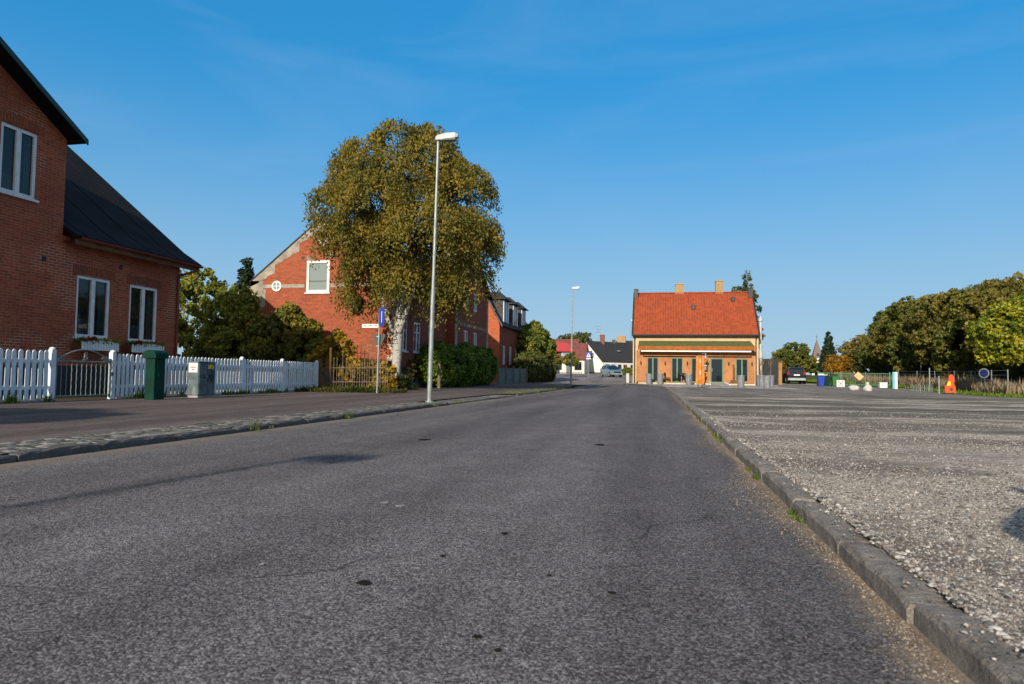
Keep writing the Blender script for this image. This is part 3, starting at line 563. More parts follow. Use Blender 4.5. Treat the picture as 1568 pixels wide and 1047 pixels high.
# ------------------------------------------------------------------ picket fences and gate
def picket_panel(b, y0, y1, x, z0, h, pw=.09, pitch=.15):
    n = max(2, round((y1-y0)/pitch)); st = (y1-y0)/n
    for i in range(n):
        y = y0+st*(i+.5)+random.uniform(-.003, .003); hh = z0+h+random.uniform(-.008, .006); a = pw/2; lean = random.uniform(-.016, .016)
        pr = [(-a, z0+random.uniform(.05, .075)), (a, z0+.06)]+[(a*math.cos(t), hh-a*1.1+a*1.3*math.sin(t)) for t in np.linspace(0, math.pi, 9)]
        b.prism([(x+.022, y+p+lean*(z-z0), z) for p, z in pr], (.022, 0, 0))
def picket_fence(label, segs, x, posts, h=1.08):
    f = thing('picket_fence', label, 'fence', (x, segs[0][0], .06), 'white picket fence runs along the pavement')
    for a, c in segs:
        b = B(); picket_panel(b, a, c, x, .06, h); pn = put('picket_panel', b, M['fencewhite'], f)
        r = B()
        for z in (.32, .88): r.box((x-.018, a, z), (x+.02, c, z+.085))
        put('rail', r, M['fencewhite'], f)
    for p in posts:
        b = B(); b.box((x-.06, p-.055, .04), (x+.05, p+.055, 1.17)); b.lathe((x-.005, p, 1.17), [(.062, 0), (.066, .015), (.05, .045), (.02, .06)], 12); put('post', b, M['fencewhite'], f)
    return f
FX = -12.75
picket_fence('white picket fence section left of the metal gate, tallest in view', [(6.5, 9.45), (9.57, 12.27)], FX, [9.51, 12.36])
picket_fence('white picket fence section between the metal gate and the dark green box', [(14.12, 15.3)], FX, [14.04, 15.36])
picket_fence('long white picket fence running from the green box to the planted corner', [(15.42, 19.2), (19.32, 21.57), (21.69, 24.04)], FX, [19.26, 21.63, 24.1])
def gate():
    g = thing('garden_gate', 'grey metal garden gate with arched top and scrolled letter between white fence sections', 'gate', (FX, 13.2, .06)); a, c = 12.47, 13.96
    b = B()
    for y in (a, c): b.tube([(FX, y, .1), (FX, y, 1.02)], .02, 8)
    for z in (.16, .93): b.tube([(FX, a, z), (FX, c, z)], .018, 8)
    put('frame', b, M['gate'], g); b = B()
    for k in range(1, 11):
        y = a+(c-a)*k/11; n = 14
        b.tube([(FX+.004*math.cos(i*1.9), y+.004*math.sin(i*1.9), .17+.75*i/n) for i in range(n+1)], .0085, 6)
    put('bar', b, M['gate'], g); b = B(); n = 18
    b.tube([(FX, a+(c-a)*i/n, .93+.27*math.sin(math.pi*i/n)**.8) for i in range(n+1)], .017, 8)
    b.tube([(FX, a+.13+.12*math.cos(t)*(1-t/14), 1.0+.06*math.sin(t)*(1-t/14)) for t in np.linspace(0, 11, 30)], .008, 6); b.tube([(FX, c-.13-.12*math.cos(t)*(1-t/14), 1.0+.06*math.sin(t)*(1-t/14)) for t in np.linspace(0, 11, 30)], .008, 6)
    put('arch', b, M['gate'], g)
    b = B(); ym = (a+c)/2; q = lambda pts: b.tube([(FX+.01, ym+p*.9, 1.0+z*.9) for p, z in pts], .011, 6)
    q([(-.06, -.05), (-.02, .03), (.0, .16)]); q([(-.0, .16)]+[(.02+.05*math.sin(t), .115+.045*math.cos(t)) for t in np.linspace(0, math.pi, 8)]); q([(.0, .07)]+[(.01+.06*math.sin(t), .015+.055*math.cos(t)) for t in np.linspace(0, math.pi*1.2, 9)])
    put('letter', b, M['galv'], g); b = B(); b.box((FX-.02, c+.0, .62), (FX+.05, c+.06, .7)); b.tube([(FX+.05, c+.03, .66), (FX+.09, c+.03, .66), (FX+.09, c-.08, .66)], .009, 6); put('latch', b, M['gate'], g)
gate()
b = B(); b.box((FX-.1, 6, .02), (FX+.1, 12.3, .1)); b.box((FX-.1, 14.1, .02), (FX+.1, 24.15, .1)); o = put('fence_footing', b, M['plinth'], kind='structure')
def text(name, s, size, loc, rot, mt, parent, ext=.002, align='CENTER'):
    cu = bpy.data.curves.new(name, 'FONT'); cu.body = s; cu.size = size; cu.extrude = ext; cu.align_x = align; cu.align_y = 'CENTER'
    tmp = bpy.data.objects.new('tmp', cu); me = bpy.data.meshes.new_from_object(tmp); bpy.data.objects.remove(tmp); me.materials.clear(); me.materials.append(mt)
    me.transform(Matrix.Translation(Vector(loc)-wloc(parent)) @ rot.to_4x4()); o = bpy.data.objects.new(name, me); COL.objects.link(o); o.parent = parent; return o
FACE_X = Matrix(((0, 0, 1), (1, 0, 0), (0, 1, 0)))   # text reads facing +X
FACE_Y = Matrix(((1, 0, 0), (0, 0, -1), (0, 1, 0)))  # text reads facing -Y
# dark green box by the gate
def green_box():
    g = thing('storage_box', 'dark green metal box with rounded overhanging top standing on the pavement by the fence', 'box', (-11.7, 14.2, .06)); x0, x1, y0, y1 = -11.87, -11.55, 14.0, 14.42
    b = B(); b.box((x0+.03, y0+.03, .06), (x1-.03, y1-.03, 1.08), .012); put('body', b, M['binGreen'], g)
    b = B(); n = 12; P = [(y0-.02, 1.04), (y1+.02, 1.04)]+[((y0+y1)/2+((y1-y0)/2+.02)*math.cos(t), 1.06+.2*math.sin(t)) for t in np.linspace(0, math.pi, n)]
    b = B(); P = [(x0-.02, 1.04), (x1+.03, 1.04)]+[((x0+x1)/2+((x1-x0)/2+.025)*math.cos(t), 1.07+.17*math.sin(t)**.7) for t in np.linspace(0, math.pi, n)]
    b.prism([(p, y0-.01, z) for p, z in P], (0, y1-y0+.02, 0)); put('lid', b, M['binGreen'], g)
    b = B(); b.box((x1-.028, y0+.1, .2), (x1-.018, y1-.1, .98)); b.box((x1-.02, y0+.14, .6), (x1-.0, y0+.17, .7)); put('door', b, M['binGreen'], g)
green_box()
def cabinet():
    g = thing('utility_cabinet', 'low grey utility cabinet with scribbles and a pale poster on its side', 'cabinet', (-11.85, 16, .06)); x0, x1, y0, y1 = -12.0, -11.68, 15.75, 16.45
    b = B(); b.box((x0, y0, .12), (x1, y1, .98), .012); put('body', b, M['cabgrey'], g)
    b = B(); b.box((x0-.015, y0-.015, .985), (x1+.02, y1+.015, 1.01)); put('lid', b, M['cabgrey'], g)
    b = B(); b.box((x0+.015, y0+.015, .04), (x1-.015, y1-.015, .115)); put('plinth', b, M['plinth'], g)
    b = B(); b.box((x1+.002, y0+.03, .4), (x1+.01, y1-.03, .96)); b.box((x1+.002, y0+.03, .15), (x1+.009, y1-.03, .385)); put('door', b, M['cabgrey'], g)
    b = B(); b.box((x0+.03, y0-.008, .72), (x1-.03, y0-.002, .97)); p = put('poster', b, M['signwhite'], g)
    b = B(); b.box((x0+.08, y0-.012, .84), (x0+.24, y0-.009, .87)); b.box((x0+.12, y0-.0125, .78), (x0+.2, y0-.0095, .81)); put('poster_mark', b, paint('poster_red', (.5, .15, .12), .6, bmp=0), p)
    b = B(); b.box((x1+.011, y1-.32, .82), (x1+.014, y1-.1, .92)); put('sticker', b, M['yellow'], g)
    b = B(); rr = random.Random(3)
    for k in range(7):
        y, z = y0+.15+rr.random()*.4, .5+rr.random()*.3; pts = []
        for i in range(9): pts.append((x1+.013, min(y1-.1, max(y0+.08, y)), min(.93, max(.44, z)))); y += rr.uniform(-.12, .14); z += rr.uniform(-.14, .14)
        b.tube(pts, .008, 4)
    put('scribble', b, M['black'], g)
cabinet()
# flower boxes on the window sills
def planter(y, label, wd):
    g = thing('flower_box', label, 'flower box', (-15.9, y, 1.3), 'white slatted window flower boxes with red flowers'); x = -15.9
    b = B(); n = 14
    for i in range(n):
        yy = y+wd*i/n; k = math.sin(math.pi*(i+.5)/n); b.box((x+.33, yy+.008, 1.3), (x+.345, yy+wd/n-.008, 1.53+.06*k))
    put('box', b, M['white'], g); b = B(); b.box((x, y+.02, 1.33), (x+.315, y+wd-.02, 1.5)); put('liner', b, M['brown_wood'], g)
    P = np.stack([RS.uniform(x+.05, x+.38, 700), RS.uniform(y-.02, y+wd+.02, 700), 1.5+RS.uniform(0, .14, 700)], -1); foliage('leaves', [(P, np.zeros((700, 3)))], M['l_green'], g, .045)
    cs = np.array([[RS.uniform(x+.15, x+.4), RS.uniform(y+.05, y+wd-.05), 1.56+RS.uniform(0, .1)] for _ in range(16)]); P = (cs[:, None]+RS.normal(0, .025, (16, 26, 3))).reshape(-1, 3)
    foliage('flower', [(P, np.zeros((len(P), 3)))], M['flower_red'], g, .04)['kind'] = 'stuff'
planter(16.0, 'white slatted flower box under the wing window nearer the metal gate', 1.35); planter(17.85, 'white slatted flower box under the window beside the house corner downpipe', 1.4)
# ------------------------------------------------------------------ corner house
def quoins(b, x, y, z0, z1, d=.008, w1=.5, w2=.28, h=.28):
    z = z0; k = 0
    while z < z1: a = w1 if k % 2 else w2; b.box((x-a, y-d, z), (x+d, y+a, min(z+h-.012, z1))); z += h; k += 1
def house2():
    h = thing('brick_house', 'orange red brick corner house with grey rendered gable edge behind the birch', 'house', (-16.3, 38, .05)); xl, xr, yf, yb = -20.3, -12.3, 31.2, 47.2; e = 5.35; ap = (-16.3, 8.62)
    w = B(); HG = [(3.1, 4.35, 4.76, 6.38)]
    facade(w, (xl, yf, .05), XU, YN, xr-xl, e-.05, [(HG[0][0], HG[0][1], 4.71, e-.05)])
    # upper triangle with the rest of the window opening
    wl, wr, wt = xl+3.1, xl+4.35, 6.38; zl = lambda x: ap[1]-(abs(x-ap[0]))*(ap[1]-e)/4
    w.poly([(xl, yf, e), (wl, yf, e), (wl, yf, zl(wl))]); w.poly([(wl, yf, wt), (wr, yf, wt), (wr, yf, zl(wr)), ap_ := (ap[0], yf, ap[1]), (wl, yf, zl(wl))]); w.poly([(wr, yf, e), (xr, yf, e), (wr, yf, zl(wr))])
    for a, c in (((wl, e), (wl, wt)), ((wl, wt), (wr, wt)), ((wr, wt), (wr, e))): w.poly([(a[0], yf, a[1]), (c[0], yf, c[1]), (c[0], yf+.12, c[1]), (a[0], yf+.12, a[1])])
    put('gable_wall', w, M['brick_orange'], h)
    ww = window(h, (xl, yf, .05), XU, YN, 3.1, 4.35, 4.71, 6.33, 'white', 'greyglass', 1, .13, .03, sill='white')
    FH = [(.35, 1.35, 1.85, 3.42), (2.3, 3.3, 1.85, 3.42), (4.6, 5.6, 1.85, 3.42)]
    s = B(); facade(s, (xr, yf, .05), YU, XN, 7.8, e-.05, FH); s.poly([(xr, yf+7.8, .05), (xr, yb, .05), (xr, yb, e), (xr, yf+7.8, e)])
    s.poly([(xl, yb, .05), (xl, yb, e), (ap[0], yb, ap[1]), (xr, yb, e), (xr, yb, .05)]); s.poly([(xl, yf, .05), (xl, yb, .05), (xl, yb, e), (xl, yf, e)])
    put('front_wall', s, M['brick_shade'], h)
    for q in FH: window(h, (xr, yf, .05), YU, XN, *q, 'white', 'glass', 2, .09, .05, transom=.66, sill='white')
    # projecting two storey front bay with its own gable
    by0, by1, bx = 39.0, 47.0, -11.75; bay = B(); BH = [(1.9, 2.9, 1.9, 3.5), (4.2, 5.2, 1.9, 3.5), (2.0, 2.9, 4.9, 6.1), (4.2, 5.1, 4.9, 6.1)]
    facade(bay, (bx, by0, .05), YU, XN, by1-by0, 6.2, BH); bay.poly([(bx, by0, 6.25), (bx, by1, 6.25), (bx, (by0+by1)/2, 8.3)])
    for y in (by0, by1): bay.poly([(bx, y, .05), (bx, y, 6.25), (xr-.02, y, 6.25), (xr-.02, y, .05)])
    fb = put('front_bay', bay, M['brick_shade'], h)
    for q in BH: window(fb, (bx, by0, .05), YU, XN, *q, 'white', 'glass', 2, .08, .05, sill=None)
    for y in (by0-.02, by1-.38): tb = B(); tb.box((bx+.004, y, .1), (bx+.05, y+.4, 6.2)); put('stone_trim', tb, M['render_grey'], fb)
    tb = B()
    for i in range(17): tb.box((bx+.004, by0+.6+i*.42, 3.78), (bx+.035, by0+.78+i*.42, 4.0))
    put('tooth_course', tb, M['render_grey'], fb, kind='stuff')
    # grey rendered stepped edge of the gable, string course, stone quoins, plinth
    g = B(); st = 9
    def lz(x): return ap[1]-(ap[0]-x)*(ap[1]-e)/4
    for i in range(st):
        x0 = xl+4*i/st; x1 = xl+4*(i+1)/st; g.poly([(x0, yf-.006, lz(x0)), (x1, yf-.006, lz(x1)), (x1, yf-.006, lz(x1)-.42-.12*((i*7) % 3)), (x0, yf-.006, lz(x1)-.42-.12*((i*7) % 3)-.18)])
        x0, x1 = 2*ap[0]-x0, 2*ap[0]-x1; g.poly([(x0, yf-.006, lz(2*ap[0]-x0)), (x1, yf-.006, lz(2*ap[0]-x1)), (x1, yf-.006, lz(2*ap[0]-x1)-.5), (x0, yf-.006, lz(2*ap[0]-x1)-.68)])
    z = .9; k = 0
    while z < e-.3: g.poly([(xl, yf-.006, z), (xl+(.85 if k % 3 else .7), yf-.006, z), (xl+(.85 if k % 3 else .7), yf-.006, z+.45), (xl, yf-.006, z+.45)]); z += .45; k += 1
    put('render_edge', g, M['render_grey'], h)
    g = B(); g.box((xl+.7, yf-.012, 5.02), (xl+3.0, yf, 5.2)); g.box((xl+4.42, yf-.012, 5.02), (xr-.1, yf, 5.2)); g.box((-17.2, yf-.012, 6.42), (-16.95, yf, 6.62)); g.box((-15.95, yf-.012, 6.5), (-15.8, yf, 6.75)); put('string_course', g, M['render_grey'], h)
    g = B(); quoins(g, xr, yf, 1.1, 4.8); put('corner_stones', g, M['stone_pale'], h)
    g = B(); g.box((xl-.04, yf-.05, 0), (xr+.05, yf-.002, 1.1)); g.box((xr+.002, yf, 0), (xr+.05, by0-.05, 1.0)); put('plinth', g, M['plinth'], h)
    for cx, cz, r in ((-18.82, 5.11, .27), (-16.27, 7.4, .3)):
        b = B(); n = 24
        for k in range(n):
            a0, a1 = 2*math.pi*k/n, 2*math.pi*(k+1)/n; P = lambda a, q, y: (cx+q*math.cos(a), y, cz+q*math.sin(a))
            b.add([P(a0, r, yf-.05), P(a1, r, yf-.05), P(a1, r*.72, yf-.05), P(a0, r*.72, yf-.05), P(a0, r, yf), P(a1, r, yf), P(a1, r*.72, yf), P(a0, r*.72, yf)], [(0, 1, 2, 3), (0, 1, 5, 4), (2, 3, 7, 6)])
        b.box((cx-.02, yf-.04, cz-r*.72), (cx+.02, yf-.02, cz+r*.72)); b.box((cx-r*.72, yf-.041, cz-.02), (cx+r*.72, yf-.021, cz+.02))
        wr_ = put('round_window', b, M['white'], h); b = B(); b.disc((cx, yf-.018, cz), r*.73, (0, -1, 0), .008, 24); put('pane', b, M['greyglass'] if cz < 6 else M['white'], wr_)
    b = B(); b.box((-17.5, yf-.004, 6.45), (-17.35, yf-.002, 6.6)); put('vent', b, M['black'], h)
    r = B()
    for s_ in (-1, 1): slab(r, [(ap[0], yf-.04, ap[1]+.09), (ap[0]+s_*4.07, yf-.04, ap[1]+.09-4.07*.8175), (ap[0]+s_*4.07, yb+.1, ap[1]+.09-4.07*.8175), (ap[0], yb+.1, ap[1]+.09)], .06)
    ym = (by0+by1)/2
    for s_ in (-1, 1): slab(r, [(bx+.3, ym, 8.45), (bx+.3, ym+s_*4.3, 6.2), (ap[0]+1, ym+s_*4.3, 6.2), (ap[0]+.5, ym, 8.45)], .1)
    rf = put('roof', r, M['roof_slate'], h); b = B(); b.box((ap[0]-.4, 38, 8.1), (ap[0]+.4, 38.8, 9.7)); b.box((ap[0]-.45, 37.95, 9.7), (ap[0]+.45, 38.85, 9.8)); put('chimney', b, M['redbrick'], rf)
    return h
house2()
def house3():
    h = thing('brick_house', 'bright red brick house with three dark dormers beyond the corner house', 'house', (-16, 62, .15)); xl, xr, yf, yb = -21, -12.8, 55.4, 70; g0 = .1; e = 4.95
    w = B(); P = [(xl, g0), (xr, g0), (xr, e), (-13.25, 6.3), (-13.9, 7.1), (-16.9, 7.9), (-19.9, 7.1), (xl, e)]
    w.poly([(x, yf, z) for x, z in P]); put('gable_wall', w, M['brick_gable3'], h)
    H = [(1.3, 2.3, 1.6, 3.2), (3.9, 4.9, 1.6, 3.2), (6.6, 7.6, 1.6, 3.2), (9.5, 10.5, 1.6, 3.2)]
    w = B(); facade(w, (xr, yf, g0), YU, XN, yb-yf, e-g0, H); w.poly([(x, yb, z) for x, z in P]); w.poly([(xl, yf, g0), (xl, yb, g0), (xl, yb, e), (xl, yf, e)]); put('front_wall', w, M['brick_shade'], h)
    for q in H: window(h, (xr, yf, g0), YU, XN, *q, 'white', 'glass', 2, .09, .05)
    r = B(); Q = [(xr+.28, e-.02), (-13.2, 6.1), (-13.75, 7.2), (-16.9, 8.05), (-20.05, 7.2), (-20.6, 6.1), (xl-.28, e-.02)]
    for a, c in zip(Q, Q[1:]): slab(r, [(a[0], yf-.2, a[1]), (c[0], yf-.2, c[1]), (c[0], yb+.2, c[1]), (a[0], yb+.2, a[1])], .12)
    rf = put('roof', r, M['roof_slate'], h)
    b = B()
    for (a, c) in zip(Q, Q[1:]): b.prism([(a[0]+.02, yf-.23, a[1]+.02), (c[0], yf-.23, c[1]+.02), (c[0], yf-.23, c[1]-.2), (a[0], yf-.23, a[1]-.2)], (0, .03, 0))
    put('verge_board', b, M['trim_dark'], rf)
    for y in (56.6, 60.6, 64.6):
        d = B(); x1 = xr-.02; z0, z1 = 5.2, 7.25; d.box((-16, y, z0), (x1, y+2.2, z1)); dm = put('dormer', d, paint('dormer_cladding', (.06, .055, .06), .85), h)
        r2 = B(); r2.loft([[(-16.4, y-.25, z1), (x1+.35, y-.25, z1), (x1+.35, y+2.45, z1), (-16.4, y+2.45, z1)], [(-16.4, y+.9, z1+.75), (x1-.5, y+.9, z1+.75), (x1-.5, y+1.3, z1+.75), (-16.4, y+1.3, z1+.75)]]); put('dormer_roof', r2, M['roof_slate'], dm)
        f = B(); obox(f, (x1, y, z0), YU, XN, .1, .45, .1, 1.95, .003, .07); obox(f, (x1, y, z0), YU, XN, 1.75, 2.1, .1, 1.95, .003, .07); obox(f, (x1, y, z0), YU, XN, 1.02, 1.18, .1, 1.95, .003, .07); f_ = put('window', f, M['white'], dm)
        f = B(); obox(f, (x1, y, z0), YU, XN, .45, 1.75, .12, 1.93, .003, .03); put('pane', f, M['glass'], f_)
house3()
# ------------------------------------------------------------------ birch and garden plants
def birch():
    base = (-11.25, 28.3, .05); t = thing('birch_tree', 'large golden green weeping birch with white trunk in front of the corner house', 'tree', base); bx, by, bz = base
    Lb = [(-.1, 0, 8.9, 2.7), (1.1, .3, 10.0, 2.0), (-1.0, -.2, 10.0, 1.9), (-2.6, -.3, 8.6, 1.3), (-3.75, 0, 7.8, .6), (-1.5, -.9, 6.9, 1.5), (2.8, .2, 9.1, 1.5), (3.4, 0, 7.2, 1.2), (1.7, -1.1, 6.9, 2.2),
          (2.9, .2, 5.5, 1.3), (1.1, -.7, 5.1, 1.5), (-.7, -.8, 5.6, 1.35), (-1.3, -.5, 4.7, .9), (2.4, 0, 4.6, 1.0), (-.1, 0, 11.3, 1.1), (1.5, .2, 11.2, 1.0), (0, 2.2, 7.8, 2.3), (2, 2.2, 7.2, 2.0), (-2, 1.8, 7.6, 1.7), (.6, 2, 5.6, 1.7), (0, -1.9, 8.2, 1.5)]
    L_ = np.array([(bx+a, by+b_*1.1, bz+c, r, r*1.1, r) for a, b_, c, r in Lb]); n = 7600
    idx = RS.choice(len(L_), n, p=L_[:, 3]**2/(L_[:, 3]**2).sum()); d = RS.normal(size=(n, 3)); d /= np.linalg.norm(d, axis=1)[:, None]; d[:, 2] = np.abs(d[:, 2])*.9-.25
    c = L_[idx, :3]+d*L_[idx, 3:]*(1-RS.uniform(0, .45, n)**1.5)[:, None]; keep = np.ones(n, bool)
    for l in L_: keep &= ~((((c-l[:3])/(l[3:]*.66))**2).sum(1) < 1) | (RS.uniform(size=n) < .2)
    # uneven density: thin places let the sky through
    q = np.sin(c[:, 0]*1.7+c[:, 2]*1.1)+np.sin(c[:, 1]*1.5-c[:, 2]*1.9+2)+np.sin(c[:, 0]*3.1+c[:, 1]*2.3); keep &= (q+RS.uniform(-1.4, 2.6, n)) > -.3
    c, d = c[keep], d[keep]; k = len(c); per = 36
    ln = RS.uniform(.6, 1.8, k)*np.clip(.55+(9.5-c[:, 2])*.13, .5, 1.25); s = RS.uniform(0, 1, (k, per)); out = d[:, None, :2]*np.array([.5, .5]); dr = s[..., None]
    P = np.zeros((k, per, 3)); P[..., :2] = c[:, None, :2]+out*dr*(1-dr*.3)*ln[:, None, None]*.7+RS.normal(0, .1, (k, per, 2)); P[..., 2] = c[:, None, 2]-s**1.35*ln[:, None]+RS.normal(0, .05, (k, per))
    Nn = np.repeat((d+np.array([0, 0, .2]))[:, None], per, 1)+RS.normal(0, .3, (k, per, 3)); foliage('crown', [(P.reshape(-1, 3), Nn.reshape(-1, 3))], M['l_birch'], t, .07, 1.8, 1.4)
    tr = B(); tr.tube([(bx, by, bz-.1), (bx, by, bz+.3), (bx+.1, by, bz+1.3), (bx+.12, by+.05, bz+2.6), (bx+.3, by, bz+4.2), (bx+.2, by, bz+6.5)], [.3, .23, .2, .21, .17, .1], 12); tr.tube([(bx+.12, by, bz+2.3), (bx+.5, by-.1, bz+3.3), (bx+1.0, by, bz+5)], [.13, .1, .06], 8); tr.tube([(bx+.12, by, bz+2.2), (bx-.35, by-.1, bz+3.1), (bx-.9, by, bz+5)], [.12, .1, .06], 8)
    put('trunk', tr, M['birchbark'], t, smooth=True); br = B(); limbs(br, (bx+.22, by, bz+4.5), [tuple(l[:3]) for l in L_], .07, .2); put('branch', br, M['bark'], t, kind='stuff')
    tw = B()
    for p in c[::9]: tw.tube([(p[0]*.6+(bx+.2)*.4, p[1]*.6+by*.4, p[2]*.75+(bz+7.5)*.25-.3), tuple(p), (p[0], p[1], p[2]-.5)], [.018, .01, .005], 4)
    put('twig', tw, M['bark'], t, kind='stuff')
birch()
def bush(name, label, x, y, z, lobes, mt, size, n, per, cr, group=None, cat='shrub', stem='bark', elong=1.6, inner=.5):
    t = thing(name, label, cat, (x, y, z), group); Lb = [(x+l[0], y+l[1], z+l[2], *l[3:]) for l in lobes]
    foliage('foliage', [lobes_clumps(Lb, n, cr, per, inner, 1.)], M[mt], t, size, elong); b = B()
    limbs(b, (x, y, z-.05), [(l[0], l[1], l[2]) for l in Lb], .035, .08, 5); put('stem', b, M[stem], t); return t
bush('garden_shrub', 'tall leafy green fruit tree in the garden just beyond the near brick house', -22.8, 30.5, .06, [(-1.49, 0.0, 3.72, 1.61, 1.61, 1.86), (0.0, 0.0, 3.84, 1.61, 1.49, 1.98), (1.12, 0.25, 3.22, 1.36, 1.49, 1.98), (-0.25, -0.62, 1.74, 2.23, 1.49, 1.74), (1.86, -0.25, 1.61, 1.24, 1.24, 1.61), (-2.48, 0.0, 2.73, 1.49, 1.49, 2.23), (-1.12, 0.0, 5.08, 0.43, 0.5, 0.74), (0.62, 0.0, 5.33, 0.37, 0.37, 0.62)], 'l_shrub_lit', .12, 900, 46, .24, cat='tree')
bush('garden_shrub', 'dark leafy bush between the fruit tree and the yellowing bush', -19.6, 28.9, .06, [(0.0, 0.0, 2.57, 1.4, 1.17, 1.99), (0.94, -0.35, 1.75, 1.29, 1.17, 1.64), (-0.94, 0.0, 1.64, 1.4, 1.17, 1.64), (0.23, 0.0, 3.86, 0.94, 0.82, 0.82)], 'l_shrub_lit', .11, 560, 46, .22)
bush('garden_shrub', 'olive and yellow autumn bush behind the far half of the long fence', -16.7, 28.6, .06, [(0.0, 0.0, 2.13, 1.12, 1.01, 1.46), (0.9, -0.11, 1.57, 1.01, 0.9, 1.34), (-1.01, 0.0, 1.68, 1.12, 1.01, 1.57), (0.11, 0.0, 3.14, 0.67, 0.56, 0.67), (1.23, 0.0, 2.46, 0.39, 0.45, 0.78)], 'l_mix', .1, 640, 44, .2)
bush('fruit_vine', 'yellow leaved vine climbing beside the end of the white fence', -12.6, 25.6, .06, [(-.2, 0, 2.1, .42, .35, .45), (.3, 0, 1.6, .4, .35, .4), (-.4, 0, 1.5, .45, .35, .4), (.1, 0, .9, .6, .4, .5), (.75, 0, .9, .35, .3, .3), (-1.0, 0, 1.0, .5, .3, .45)], 'l_yellow', .13, 150, 22, .17, inner=.9)
bush('topiary_ball', 'clipped dark green ball shrub showing over the fence end', -14.0, 25.6, .06, [(0, 0, .85, .42, .42, .42), (0, 0, .45, .4, .4, .4)], 'l_hedge', .05, 260, 50, .09, inner=.15)
bush('vine_row', 'low yellow and green vine trained along the garden sticks', -11.7, 26.6, .06, [(-.9, 0, .9, .4, .25, .3), (-.3, 0, 1.0, .4, .25, .22), (.3, 0, 1.0, .4, .25, .25), (.9, 0, .75, .35, .25, .3), (0, -.1, .35, 1.3, .3, .35), (-1.5, .2, 1.3, .4, .3, .3)], 'l_yellow', .11, 260, 18, .16, inner=.9)
tree('spruce_tree', 'dark pointed spruce behind the garden bushes left of the corner house', (-23.4, 35.5, .05), [(0, 0, 1.5+.68*k, 1.8-.2*k, 1.8-.2*k, .45) for k in range(9)], .14, 'l_spruce', 'bark', .12, 900, 40, .2, trunk_h=5.5, elong=2.2, nlimb=1)
bush('hanging_plant', 'round dark green plant hanging on the orange brick gable', -14.45, 30.9, 4.0, [(0, 0, .25, .32, .22, .42), (-.15, 0, .5, .25, .2, .3)], 'l_dark', .07, 150, 30, .12)
# hedge and shrubs in front of the corner house
bush('garden_hedge', 'large bright green hedge bush beside the pavement in front of the corner house', -11.6, 37.5, .05, [(.1, -2.8, 1.15, .9, 1.3, 1.0), (.1, -1, 1.25, .9, 1.5, 1.1), (.2, 1.2, 1.2, .9, 1.5, 1.15), (.1, 3.4, 1.3, .9, 1.5, 1.15), (0, 5.6, 1.3, .9, 1.4, 1.2), (0, 7.8, 1.3, .9, 1.4, 1.25), (-.1, -2.4, 2.0, .5, .6, .4), (.1, 2.6, 2.3, .4, .5, .3)], 'l_green', .105, 1500, 44, .2, cat='hedge', inner=.25)
bush('garden_shrub', 'brownish leggy shrub between the birch trunk and the tall hedge bush', -12.6, 33.0, .05, [(0, 0, .8, .7, .9, .7), (.3, -1.2, .5, .5, .6, .5), (.2, .9, 1.0, .5, .7, .7)], 'l_brown', .08, 300, 26, .16, inner=.9)
bush('garden_shrub', 'small dark shrub at the foot of the birch trunk', -11.0, 27.7, .05, [(.3, 0, .3, .4, .4, .33), (-.2, -.1, .25, .3, .3, .25)], 'l_dark', .06, 120, 30, .1)
for x, y, l in ((-11.55, 29.6, 'round wooden post beside the birch trunk'), (-10.72, 33.0, 'round wooden post at the near end of the bright green hedge')):
    b = B(); b.lathe((x, y, 0), [(.08, 0), (.08, 1.36), (.06, 1.4), (.01, 1.41)], 12); o = put('wooden_post', b, M['grey_wood'], None); tag(o, l, 'post')
def stick_fence():
    t = thing('stick_fence', 'rough fence of thin upright sticks beside the white fence end', 'fence', (-11.8, 25, .05)); b = B()
    for k in range(30): x = -12.9+2.7*k/29+random.uniform(-.03, .03); y = 24.7+.3*k/29; h = random.uniform(.95, 1.5); b.tube([(x, y, .02), (x+random.uniform(-.04, .04), y, h)], random.uniform(.009, .016), 5)
    put('stick', b, M['grey_wood'], t, kind='stuff'); b = B()
    for z in (.4, .95): b.tube([(-12.85, 24.68, z), (-10.2, 24.98, z+.03)], .014, 5)
    put('rail', b, M['grey_wood'], t); b = B(); b.box((-12.82, 24.25, .02), (-12.68, 24.4, 1.3)); put('post', b, M['brown_wood'], t)
    b = B(); b.tube([(-12.5, 24.7, 0), (-12.48, 24.7, 1.75)], .05, 7); put('post', b, M['brown_wood'], t)
stick_fence()
def trellis():
    t = thing('trellis', 'pale square garden trellis standing before the orange brick gable', 'trellis', (-12, 27.2, .05)); b = B()
    for k in range(8): b.box((-12.7+.17*k, 27.19, .05), (-12.682+.17*k, 27.21, 2.1-.12*(k % 2)))
    for z in (1.0, 1.3, 1.6, 1.9): b.box((-12.72, 27.212, z), (-11.45, 27.225, z+.02))
    put('lattice', b, M['grey_wood'], t)
trellis()
